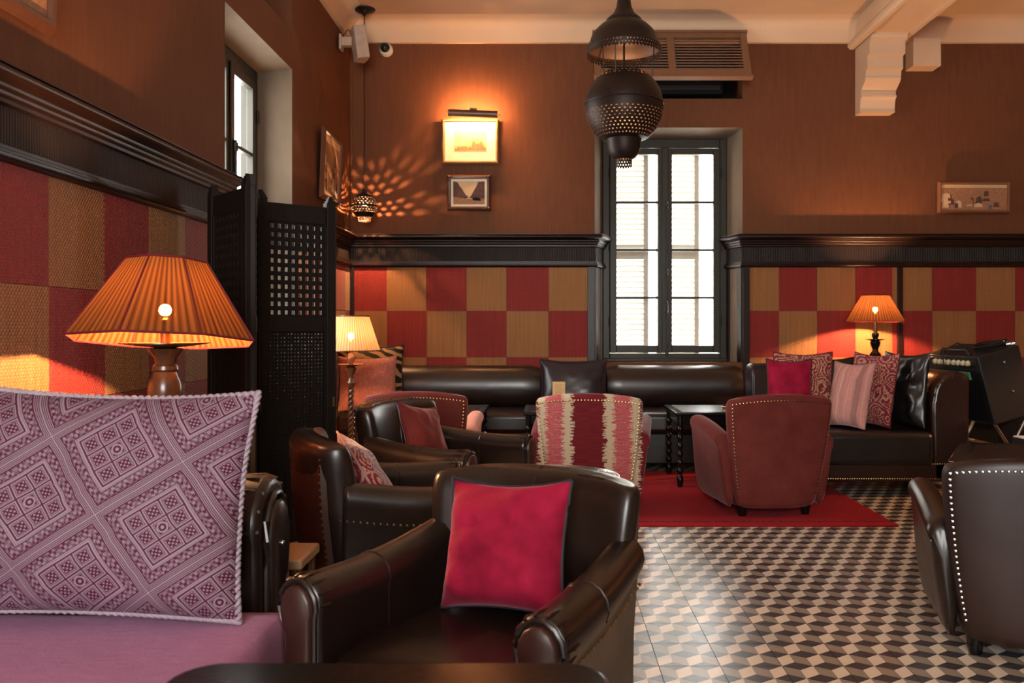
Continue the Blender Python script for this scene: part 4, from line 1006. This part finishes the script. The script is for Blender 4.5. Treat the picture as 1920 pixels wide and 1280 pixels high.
# ------------------------------------------------------------------ pictures
def picture(name, label, loc, rz, w, h, fw, fmat, matw, tilt, art, depth=0.03):
    t = thing(name, label, 'picture', loc, rz, rx=tilt); hw, hh = w/2, h/2
    prof = [(0, 0), (fw*0.25, -depth*0.6), (fw*0.5, -depth), (fw*0.8, -depth*0.9), (fw, -depth*0.5), (fw, 0)]   # (inwards, y)
    rings = []
    for sx, sz in ((-1, -1), (1, -1), (1, 1), (-1, 1), (-1, -1)):
        rings.append([(sx*(hw-i), y, sz*(hh-i)) for i, y in prof])
    MB().loft(rings, cap=False).build('frame', fmat, t, sharp=35)
    MB().box(-hw+fw*0.9, hw-fw*0.9, -depth*0.35, -0.002, -hh+fw*0.9, hh-fw*0.9).build('mount', 'paper_cream', t, smooth=False)
    pw, ph = hw-fw-matw, hh-fw-matw; y0 = -depth*0.35
    pr = MB().box(-pw, pw, y0-0.001, y0, -ph, ph).build('print', 'sepia_light', t, smooth=False)
    art(pr, pw, ph, y0-0.001)
    return t
def poly(pr, pts, y, mat, nm='printed_shape', sc=(1, 1)):
    MB().prism([(x*sc[0], z*sc[1]) for x, z in pts], y-0.0006, y, 'XZ').build(nm, mat, pr, smooth=False)
def art_trees(pr, w, h, y):
    rnd = random.Random(3)
    pts = [(-1, -1), (-1, -0.45)]
    for k in range(24):
        u = -1+2*k/23; pts.append((u, -0.45+0.75*max(0, 1-abs(u-0.35)*1.3)+0.16*(rnd.random()-0.3)))
    pts.append((1, -1)); poly(pr, pts, y, 'card_kraft', sc=(w, h))
    pts = [(-0.95, -0.9)]+[(-0.95+0.1*k, -0.75+0.35*rnd.random()+(0.5 if 10 < k < 18 else 0)) for k in range(20)]+[(0.95, -0.9)]
    poly(pr, pts, y-0.0004, 'sepia_mid', sc=(w, h))
def art_gorge(pr, w, h, y):
    poly(pr, [(-1, 1), (-0.72, 0.9), (-0.55, 0.5), (-0.42, 0.3), (-0.22, -0.15), (-0.02, -0.42), (-0.2, -0.5), (-1, -0.35)], y, 'sepia_dark', sc=(w, h))
    poly(pr, [(1, 1), (0.6, 0.95), (0.45, 0.5), (0.3, 0.15), (0.12, -0.3), (0.0, -0.42), (0.3, -0.55), (1, -0.5)], y, 'sepia_dark', sc=(w, h))
    poly(pr, [(0.22, -0.52), (0.30, -0.40), (0.62, -0.44), (0.78, -0.62), (0.72, -0.70), (0.24, -0.66)], y-0.0006, 'dark_void', sc=(w, h))
    poly(pr, [(-1, -0.35), (-0.2, -0.5), (0.3, -0.58), (1, -0.5), (1, -1), (-1, -1)], y-0.0003, 'sepia_mid', sc=(w, h))
def art_street(pr, w, h, y):
    rnd = random.Random(9)
    poly(pr, [(-1, 0.75), (1, 0.75), (1, -1), (-1, -1)], y, 'sepia_mid', sc=(w, h))
    for k in range(26):
        cx, cz = -0.9+1.8*rnd.random(), -0.65+1.0*rnd.random(); a, b2 = 0.05+0.10*rnd.random(), 0.10+0.22*rnd.random()
        poly(pr, [(cx-a, cz-b2), (cx+a, cz-b2*0.9), (cx+a*0.8, cz+b2*0.6), (cx, cz+b2), (cx-a*0.9, cz+b2*0.5)], y-0.0006-0.0001*k, ('sepia_dark', 'sepia_light', 'sepia_mid')[k % 3], sc=(w, h))
    poly(pr, [(0.43, -0.95), (0.55, -0.95), (0.55, -0.62), (0.43, -0.62)], y-0.0036, 'print_blue', sc=(w, h))
def at_back(px0, py0, px1, py1, off=0.05):
    a, b2 = P(px0, py0, D-off), P(px1, py1, D-off); return ((a.x+b2.x)/2, D-off, (a.z+b2.z)/2), b2.x-a.x, a.z-b2.z
loc, w, h = at_back(828, 223, 936, 308, 0.045)
pl_ = picture('framed_picture', 'gilt framed pale landscape under the brass picture light', loc, 0, w, h, 0.030, 'frame_gold', 0.075, math.radians(3), art_trees)
loc, w, h = at_back(838, 328, 921, 395, 0.05)
t = picture('framed_picture', 'ornate dark framed gorge photograph under the lit landscape', loc, 0, w, h, 0.036, 'frame_brown', 0.018, math.radians(3), art_gorge)
for sx in (-1, 1):
    for sz in (-1, 1):
        b = MB()
        for (dx, dz, r) in ((0.02, 0.02, 0.014), (0.045, 0.018, 0.010), (0.018, 0.045, 0.010), (0.065, 0.017, 0.007), (0.017, 0.065, 0.007)):
            b.ball((sx*(w/2-dx), -0.028, sz*(h/2-dz)), r, 8, 5)
        b.build('corner_ornament', 'frame_brown', t)
loc, w, h = at_back(1757, 340, 1893, 400, 0.045)
picture('framed_picture', 'long walnut framed sepia street scene above the amplifier', loc, 0, w, h, 0.030, 'frame_walnut', 0.0, math.radians(2), art_street)
# on the left wall
def left_pic(label, y0, y1, z0, z1, fw, art, fm):
    picture('framed_picture', label, (LX+0.035, (y0+y1)/2, (z0+z1)/2), PI/2, y1-y0, z1-z0, fw, fm, 0.0, math.radians(2), art)
left_pic('narrow dark framed sepia picture beside the carved screen', 6.22, 6.78, 2.04, 2.56, 0.040, art_street, 'frame_brown')
left_pic('dark framed sepia picture high above the large table lamp', 2.05, 2.86, 2.06, 2.66, 0.050, art_street, 'frame_brown')
# picture light
bx = P(887, 213, D-0.16)
t = thing('picture_light', 'brass picture light bar over the gilt framed landscape', 'lamp', tuple(bx)); t.rotation_euler = (0, math.radians(2.2), 0)
Lh = 0.205; pts = []
cov = MB()
sec = [(0.030*math.cos(a), 0.030*math.sin(a)) for a in [math.radians(78+190*k/14) for k in range(15)]]
rings = [[(x, y, z) for y, z in sec]+[(x, y*0.9, z*0.9) for y, z in sec[::-1]] for x in (-Lh, Lh)]
cov.loft(rings); cov.build('cover', 'frame_brown', t, sharp=40)
MB().tube([(-Lh-0.025, 0, 0), (-Lh, 0, 0)], 0.005, 6).tube([(Lh, 0, 0), (Lh+0.025, 0, 0)], 0.005, 6).build('end_pin', 'brass', t)
MB().tube([(0, 0.0, 0.035), (0, 0.06, 0.05), (0, 0.155, 0.02)], 0.008, 8).box(-0.03, 0.03, -0.015, 0.015, 0.028, 0.045).build('bracket_arm', 'frame_brown', t)
emit('picture_light_glow', (1.0, 0.46, 0.17), 330.0)
MB().tube([(-Lh*0.92, 0, 0), (Lh*0.92, 0, 0)], 0.008, 8).build('tube_bulb', 'picture_light_glow', t)

# ------------------------------------------------------------------ wall fittings
sp = P(664, 88, 6.9); sp.x = LX+0.19
t = thing('wall_speaker', 'small beige speaker on a bracket in the ceiling corner', 'speaker', (LX+0.02, 6.88, 3.36))
b = MB(); b.X = Matrix.Translation((0.15, 0.0, 0)) @ Matrix.Rotation(math.radians(-8), 4, 'Y') @ Matrix.Rotation(math.radians(28), 4, 'Z'); b.prism([(-0.045, -0.06), (0.05, -0.085), (0.06, 0), (0.05, 0.085), (-0.045, 0.06)], -0.13, 0.13, 'XY'); b.build('cabinet', 'grey_plastic', t, bevel=0.008)
MB().box(0.0, 0.10, -0.03, 0.03, -0.02, 0.05).box(0.0, 0.02, -0.045, 0.045, -0.05, 0.07).build('bracket', 'grey_plastic', t, bevel=0.004)
MB().tube([(0.02, 0, 0.06), (0.06, 0.01, 0.12), (0.10, 0.0, 0.08)], 0.004, 6).build('cable', 'black_rubber', t)
dc = P(725, 95, D)
t = thing('dome_camera', 'white dome security camera under the cornice', 'camera', tuple(dc))
b = MB(); b.X = Matrix.Rotation(PI/2, 4, 'X'); b.lathe([(0.055, 0.0), (0.057, 0.02), (0.052, 0.045), (0.042, 0.055)], 28); b.build('housing', 'white_plastic', t)
b = MB(); b.X = Matrix.Rotation(PI/2, 4, 'X'); b.lathe([(0.042, 0.0), (0.038, 0.016), (0.026, 0.030), (0.010, 0.037), (0.001, 0.038)], 24, (-0.004, 0.008, 0.05)); b.build('lens_dome', 'black_rubber', t)
# conduit in the corner
t = tag(MB().tube([(LX+0.018, D-0.02, ZT), (LX+0.018, D-0.02, 3.5)], 0.008, 8).build('wall_conduit', 'plaster'), 'thin painted conduit running up the room corner', 'pipe')

# ------------------------------------------------------------------ carved folding screen
scr = thing('folding_screen', 'dark carved lattice folding screen in front of the side window', 'screen', (0, 0, 0))
pts = [Vector((-1.555, 4.00)), Vector((-1.262, 3.67)), Vector((-1.385, 4.10)), Vector((-1.075, 4.36))]
HS = 1.70
def screen_panel(p, q, near_post):
    d = q-p; L = d.length; ang = math.atan2(d.y, d.x)
    MX = Matrix.Translation((p.x, p.y, 0)) @ Matrix.Rotation(ang, 4, 'Z')
    ps = 0.05
    def mk(): b = MB(); b.X = MX; return b
    for (za, zb_) in ((0.05, 0.16), (HS-0.09, HS), (1.075, 1.15)): mk().box(ps, L-ps, -0.014, 0.014, za, zb_).build('rail', 'screen_wood', scr, bevel=0.004)
    for x in (0, L-ps):
        mk().box(x, x+ps, -0.022, 0.022, 0.0, HS+0.01).build('post', 'screen_wood', scr, bevel=0.004)
        b = mk()
        for k, (w_, z_) in enumerate(((ps*0.5, 0.012), (ps*0.38, 0.024), (ps*0.26, 0.036), (ps*0.14, 0.046))): b.box(x+ps/2-w_, x+ps/2+w_, -0.02+k*0.003, 0.02-k*0.003, HS+0.008, HS+0.01+z_)
        b.build('finial', 'screen_wood', scr)
    # beadings
    for xb_ in (ps, L-ps-0.012): mk().box(xb_, xb_+0.012, -0.017, 0.017, 0.16, HS-0.09).build('beading', 'screen_wood', scr)
    # upper lattice with cross-shaped openings
    x0, x1, z0, z1 = ps+0.012, L-ps-0.012, 1.15, HS-0.09; n = 8; cw = (x1-x0)/n; m_ = 11; chh = (z1-z0)/m_
    b = mk()
    for i in range(n+1): b.box(x0+i*cw-cw*0.27, x0+i*cw+cw*0.27, -0.006, 0.006, z0, z1)
    for j in range(m_+1): b.box(x0, x1, -0.006, 0.006, z0+j*chh-chh*0.25, z0+j*chh+chh*0.25)
    for i in range(n+1):
        for j in range(m_+1):
            xx, zz = x0+i*cw, z0+j*chh; b.prism([(xx-cw*0.44, zz), (xx, zz-chh*0.44), (xx+cw*0.44, zz), (xx, zz+chh*0.44)], -0.010, 0.010, 'XZ')
    stuff(b.build('upper_lattice', 'screen_wood', scr, smooth=False))
    # lower lattice: turned rods with beads and diagonal pegs
    z0, z1 = 0.16, 1.075; n = 8; cw = (x1-x0)/n; m_ = 25; chh = (z1-z0)/m_; b = mk()
    for j in range(m_+1): b.box(x0, x1, -0.005, 0.005, z0+j*chh-0.006, z0+j*chh+0.006)
    for i in range(n+1): b.box(x0+i*cw-0.006, x0+i*cw+0.006, -0.004, 0.004, z0, z1)
    for i in range(n):
        for j in range(m_):
            xx, zz = x0+(i+0.5)*cw, z0+(j+0.5)*chh
            b.box(xx-cw*0.20, xx+cw*0.20, -0.007, 0.007, zz-chh*0.5, zz+chh*0.5).box(xx-cw*0.5, xx+cw*0.5, -0.006, 0.006, zz-chh*0.16, zz+chh*0.16)
            s_ = 1 if (i+j) % 2 else -1
            b.add([(xx-s_*cw*0.45, -0.003, zz-chh*0.48), (xx-s_*cw*0.35, -0.003, zz-chh*0.48), (xx+s_*cw*0.45, -0.003, zz+chh*0.48), (xx+s_*cw*0.35, -0.003, zz+chh*0.48), (xx-s_*cw*0.45, 0.003, zz-chh*0.48), (xx-s_*cw*0.35, 0.003, zz-chh*0.48), (xx+s_*cw*0.45, 0.003, zz+chh*0.48), (xx+s_*cw*0.35, 0.003, zz+chh*0.48)], [(0, 1, 2, 3), (4, 7, 6, 5), (0, 4, 5, 1), (1, 5, 6, 2), (2, 6, 7, 3), (3, 7, 4, 0)])
    stuff(b.build('lower_lattice', 'screen_wood', scr, smooth=False))
    mk().box(L-ps*0.4, L-ps*0.2, -0.024, -0.02, 0.70, 0.75).build('hinge', 'brass', scr)
for i in range(3): screen_panel(pts[i], pts[i+1], i == 0)

# ------------------------------------------------------------------ banquette along the back wall
bq = thing('banquette', 'long dark leather banquette along the back wall under the window', 'banquette', (0, 0, 0))
MB().box(-1.60, 1.40, 6.52, 7.24, 0.06, 0.30).build('seat_base', 'leather_black', bq, bevel=0.015)
segs = [-1.60, -0.62, 0.42, 1.40]
for a, c in zip(segs, segs[1:]):
    MB().box(a+0.004, c-0.004, 6.50, 7.10, 0.29, 0.45).build('seat_cushion', 'leather_brown', bq, bevel=0.04, seg=4)
bsegs = [-1.60, -0.05, 0.50, 0.99, 1.40+0.27]
for a, c in zip([-1.60, -0.05, 0.49], [-0.05, 0.49, 1.60]):
    rings = []; n = 18
    for i in range(n+1):
        q = i/n; x = a+0.003+(c-a-0.006)*q; e = min(1.0, min(q, 1-q)*(c-a)/0.03); e = math.sqrt(1-(1-e)**2)*0.12+0.88
        rings.append([(x, 7.10+dy*e, 0.61+dz*e+0.003*mnoise.noise(Vector((x*9, dz*20, 4)))) for dy, dz in [(0.13*math.cos(k)*1.0, 0.175*math.sin(k)) if abs(math.cos(k)) > 0 else (0, 0) for k in [2*PI*j/24 for j in range(24)]]])
    MB().loft(rings).build('back_bolster', 'leather_brown', bq, sharp=70)
for x in (-1.5, 0.0, 1.3): MB().lathe([(0.03, 0.07), (0.034, 0.04), (0.02, 0)], 10, (x, 6.6, 0)).build('leg', 'ebony', bq)
pillow('scatter_cushion', 'zebra striped cushion in the corner of the banquette', (-1.385, 6.80, 0.462), 0.52, 0.50, 0.15, 'zebra', 'cord_black', math.radians(14), math.radians(10), 21, 0.006, 0.006)
pillow('scatter_cushion', 'coral figured cushion in front of the zebra cushion', (-1.375, 6.62, 0.462), 0.44, 0.42, 0.15, 'coral', 'piping_pale', math.radians(12), math.radians(12), 22, 0.010, 0.005)
pillow('scatter_cushion', 'dark blue leather patchwork cushion leaning on the banquette back', (0.215, 6.82, 0.458), 0.54, 0.395, 0.13, 'leather_blue', 'cord_black', 0, math.radians(14), 23, 0.006, 0.004)

# ------------------------------------------------------------------ leather sofa at the right
s2 = thing('leather_sofa', 'dark leather sofa with tall rounded arm, heaped with patterned cushions', 'sofa', (0, 0, RUGZ))
SX0, SX1, SY0, SY1 = 1.47, 2.725, 5.53, 6.41
MB().box(SX0, SX1-0.02, SY0+0.02, SY1, 0.09, 0.215).build('base_rail', 'leather_red', s2, bevel=0.018, seg=3)
MB().box(SX0, SX1-0.225, SY0, SY1-0.15, 0.19, 0.415).build('seat_cushion', 'leather_black', s2, bevel=0.045, seg=4)
rings = [[(x, SY1-0.13+dy, 0.50+dz) for dy, dz in rrect(0.105, 0.325, 0.09, 5)] for x in (SX0, SX0+0.02, SX1-0.3, SX1-0.02)]
MB().loft(rings).build('backrest', 'leather_blue', s2, bevel=0.02, seg=3, sharp=60)
# tall arm with rounded top that runs down to the front
rings = []; NS = 16
for i in range(NS):
    q = i/(NS-1); y = SY0+0.02+(SY1-SY0-0.04)*q; hh = 0.80; rx_ = 0.14
    e = 1.0 if q > 0.06 else 0.94+0.06*q/0.06
    cx_ = SX1-0.155
    sec = [(cx_-0.075, 0.10), (cx_-0.075, 0.35), (cx_-0.080, 0.50), (cx_-0.080, 0.60)]
    for k in range(8): a = PI-PI*0.50*k/7; sec.append((cx_+0.06+0.140*math.cos(a)*e, 0.62+(hh-0.62)*math.sin(a)*e))
    sec += [(cx_+0.12, hh*e+0.0*(1-e)), (cx_+0.150, hh-0.015), (cx_+0.158, hh-0.05), (cx_+0.155, 0.4), (cx_+0.15, 0.10)]
    rings.append([(x, y, z) for x, z in sec])
a2 = MB().loft(rings).build('arm', 'leather_red', s2, bevel=0.018, seg=3, sharp=60)
b = MB()
for k in range(9): x = SX1-0.23+0.024*k; z = 0.62+0.165*math.sin(math.acos(max(-1, min(1, (x-(SX1-0.095))/0.140)))) if x < SX1-0.10 else 0.795; b.tube([(x, SY0+0.012, z-0.02), (x, SY0+0.035, z-0.002), (x+0.004, SY0+0.09, z-0.003)], [0.005, 0.004, 0.001], 5)
stuff(b.build('gathers', 'leather_red', a2))
b = MB()
for z in (0.112, 0.207):
    for k in range(80): b.ball((SX0+0.01+(SX1-SX0-0.05)*k/79, SY0+0.018, z), 0.0045, 5, 4)
stuff(b.build('nail_trim', 'brass', s2))
for x in (SX0+0.08, SX1-0.1):
    for y in (SY0+0.09, SY1-0.08): MB().lathe([(0.032, 0.10), (0.036, 0.07), (0.02, 0.04), (0.028, 0.02), (0.02, 0)], 12, (x, y, 0)).build('leg', 'ebony', s2)
CG = 'cushions on the leather sofa by the amplifier'
def cush(label, px, d, w, h, t, mat, pip, rz, lean, seed, wr=0.006, z=0.425):
    x = (px-VX)*d/F
    return pillow('scatter_cushion', label, (x, d, z), w, h, t, mat, pip, math.radians(rz), math.radians(lean), seed, wr, 0.005, group=CG)
cush('crumpled black leather cushion behind the crimson velvet one on the sofa', 1551, 6.06, 0.40, 0.46, 0.12, 'leather_black', None, -8, 8, 31, 0.012, 0.438)
cush('red paisley cushion behind the crimson velvet cushion on the sofa', 1508, 5.93, 0.40, 0.50, 0.13, 'paisley_red', 'piping_red', -10, 12, 32, z=0.438)
cush('crimson velvet cushion resting against the red paisley one on the sofa', 1480, 5.78, 0.30, 0.455, 0.14, 'velvet_red', 'cord_black', -14, 12, 33, 0.008, 0.438)
cush('pale rose striped cushion at the front of the sofa heap', 1583, 5.72, 0.33, 0.44, 0.13, 'rose_stripe', 'piping_pale', -60, 14, 34, 0.008, 0.438)
cush('wine paisley cushion between the pale rose and black leather cushions', 1625, 5.80, 0.37, 0.50, 0.13, 'paisley_rose', 'piping_red', -60, 12, 35, 0.008, 0.438)
cush('shiny crumpled black leather cushion leaning on the tall sofa arm', 1691, 5.77, 0.41, 0.50, 0.12, 'leather_black', None, -70, 5, 36, 0.020, 0.438)

# ------------------------------------------------------------------ rug
rg = tag(MB().box(-1.15, 1.94, 4.74, 6.52, 0.0005, 0.010).build('rug', 'rug', bevel=0.004), 'red wool rug under the tub armchairs', 'rug')

# ------------------------------------------------------------------ amplifier and gear behind the sofa
am = thing('guitar_amplifier', 'black tilted amplifier with cream knobs and green tape beside the sofa arm', 'amplifier', (3.03, 5.62, 0.0), math.radians(7))
AX = Matrix.Translation((0.03, 0, 0.50)) @ Matrix.Rotation(math.radians(-15), 4, 'Y')
def amb(): b = MB(); b.X = AX; return b
amb().box(-0.15, 0.15, 0.0, 0.62, 0.0, 0.46).build('cabinet', 'black_vinyl', am, bevel=0.008, seg=3)
amb().box(-0.154, -0.149, 0.03, 0.59, 0.02, 0.36).build('grille_cloth', 'black_cloth', am)
cp = amb().box(-0.158, -0.145, 0.03, 0.59, 0.385, 0.445).build('control_panel', 'iron', am, bevel=0.003)
for k in range(8):
    b = amb(); X0 = b.X; b.X = X0 @ Matrix.Translation((-0.158, 0.10+0.052*k+(0.01 if k > 3 else 0), 0.417)) @ Matrix.Rotation(-PI/2, 4, 'Y'); b.lathe([(0.019, 0.0), (0.019, 0.010), (0.014, 0.022), (0.002, 0.023)], 12); b.build('knob', 'cream_plastic', cp)
for k in range(4):
    b = amb(); b.tube([(-0.158, 0.535+0.013*k, 0.41), (-0.175, 0.535+0.013*k, 0.415)], 0.003, 6); b.build('switch', 'steel', cp)
tp = amb().box(-0.1560, -0.1540, 0.12, 0.45, 0.300, 0.352).build('tape_label', 'green_tape', am, smooth=False)
b = amb(); rnd = random.Random(4)
for k in range(9):
    y = 0.14+0.034*k
    b.box(-0.1568, -0.1558, y, y+0.005, 0.308, 0.344)
    if k % 3 != 1: b.box(-0.1568, -0.1558, y, y+0.02, 0.338, 0.344)
    if k % 2: b.box(-0.1568, -0.1558, y, y+0.018, 0.323, 0.328)
    else: b.box(-0.1568, -0.1558, y+0.016, y+0.021, 0.308, 0.344)
b.build('lettering', 'green_ink', tp, smooth=False)
for (x, z) in ((0.02, 0.38), (0.03, 0.18)):
    b = amb(); b.ball((x, -0.002, z), 0.009, 8, 5); b.build('screw', 'steel', am)
amb().tube([(-0.11, 0.14, 0.46), (-0.11, 0.16, 0.49), (-0.11, 0.44, 0.49), (-0.11, 0.46, 0.46)], 0.013, 8).build('carry_handle', 'black_rubber', am)
b = MB()
for k, (x, y) in enumerate(((-0.02, 0.06), (-0.02, 0.56))):
    b.tube([(x-0.08, y, 0.50), (x+0.26, y, 0.006)], 0.011, 8).tube([(x+0.20, y, 0.56), (x-0.10, y, 0.006)], 0.011, 8)
b.tube([(0.04, 0.06, 0.30), (0.04, 0.56, 0.30)], 0.011, 8).build('tilting_stand', 'steel', am)
cb = MB(); cm = AX
for k in range(4):
    r = 0.085+0.006*k; pts_ = []
    for i in range(40):
        a = 2*PI*i/40; pts_.append((am.matrix_basis @ cm @ Vector((0.040+r*math.cos(a), 0.13+r*0.95*math.sin(a), 0.472+0.008*k+0.004*math.sin(3*a+k)))))
    cb.tube(pts_, 0.0055, 6, True)
cab = thing('audio_cable', 'coiled black audio cable lying on the amplifier', 'cable', (0, 0, 0)); cb.build('coil', 'black_rubber', cab)
MB().tube([am.matrix_basis @ cm @ Vector(p) for p in ((0.10, 0.05, 0.475), (0.13, 0.02, 0.478), (0.12, 0.10, 0.49))], 0.010, 8).build('plug', 'steel', cab)
MB().tube([am.matrix_basis @ cm @ Vector(p) for p in ((-0.05, 0.16, 0.475), (-0.08, 0.30, 0.53), (-0.175, 0.335, 0.50), (-0.205, 0.335, 0.35), (-0.19, 0.36, 0.1), (-0.20, 0.40, -0.15))], 0.005, 6).build('lead', 'black_rubber', cab)
dr = thing('snare_drum', 'snare drum with chrome rim on a stand past the amplifier', 'drum', (3.66, 6.45, 0.0))
MB().lathe([(0.17, 0.60), (0.175, 0.61), (0.175, 0.72), (0.17, 0.73)], 32).build('shell', 'lamp_wood', dr)
MB().lathe([(0.182, 0.73), (0.186, 0.74), (0.186, 0.765), (0.178, 0.765), (0.178, 0.745), (0.01, 0.745)], 32, cap=False).build('rim', 'steel', dr)
MB().lathe([(0.001, 0.752), (0.176, 0.752)], 32, cap=False).build('drumhead', 'white_plastic', dr)
for k in range(6): a = 2*PI*k/6+0.3; MB().tube([(0.185*math.cos(a), 0.185*math.sin(a), 0.62), (0.185*math.cos(a), 0.185*math.sin(a), 0.75)], 0.005, 6).build('lug', 'steel', dr)
b = MB().tube([(0, 0, 0.60), (0, 0, 0.25)], 0.012, 8)
for k in range(3): a = 2*PI*k/3; b.tube([(0, 0, 0.30), (0.22*math.cos(a), 0.22*math.sin(a), 0.006)], 0.009, 8)
b.build('stand', 'steel', dr)
bxo = thing('equipment_case', 'black equipment case with white sheet beyond the hexagonal table', 'case', (2.98, 5.05, 0))
MB().box(-0.17, 0.25, -0.15, 0.15, 0.0, 0.44).build('case_body', 'black_vinyl', bxo, bevel=0.006); MB().box(-0.165, 0.245, -0.145, 0.145, 0.4405, 0.446).build('paper_sheet', 'white_sheet', bxo, smooth=False)
sc_ = thing('speaker_cabinet', 'low black speaker cabinet against the wall behind the amplifier stand', 'speaker', (3.36, 6.90, 0))
MB().box(-0.42, 0.42, -0.20, 0.20, 0.0, 0.52).build('cabinet', 'black_vinyl', sc_, bevel=0.01)
MB().box(-0.39, 0.39, -0.206, -0.199, 0.03, 0.49).build('grille_cloth', 'black_cloth', sc_)
for sx in (-0.44, 0.42): MB().box(sx, sx+0.02, -0.05, 0.05, 0.30, 0.34).build('handle', 'steel', sc_)
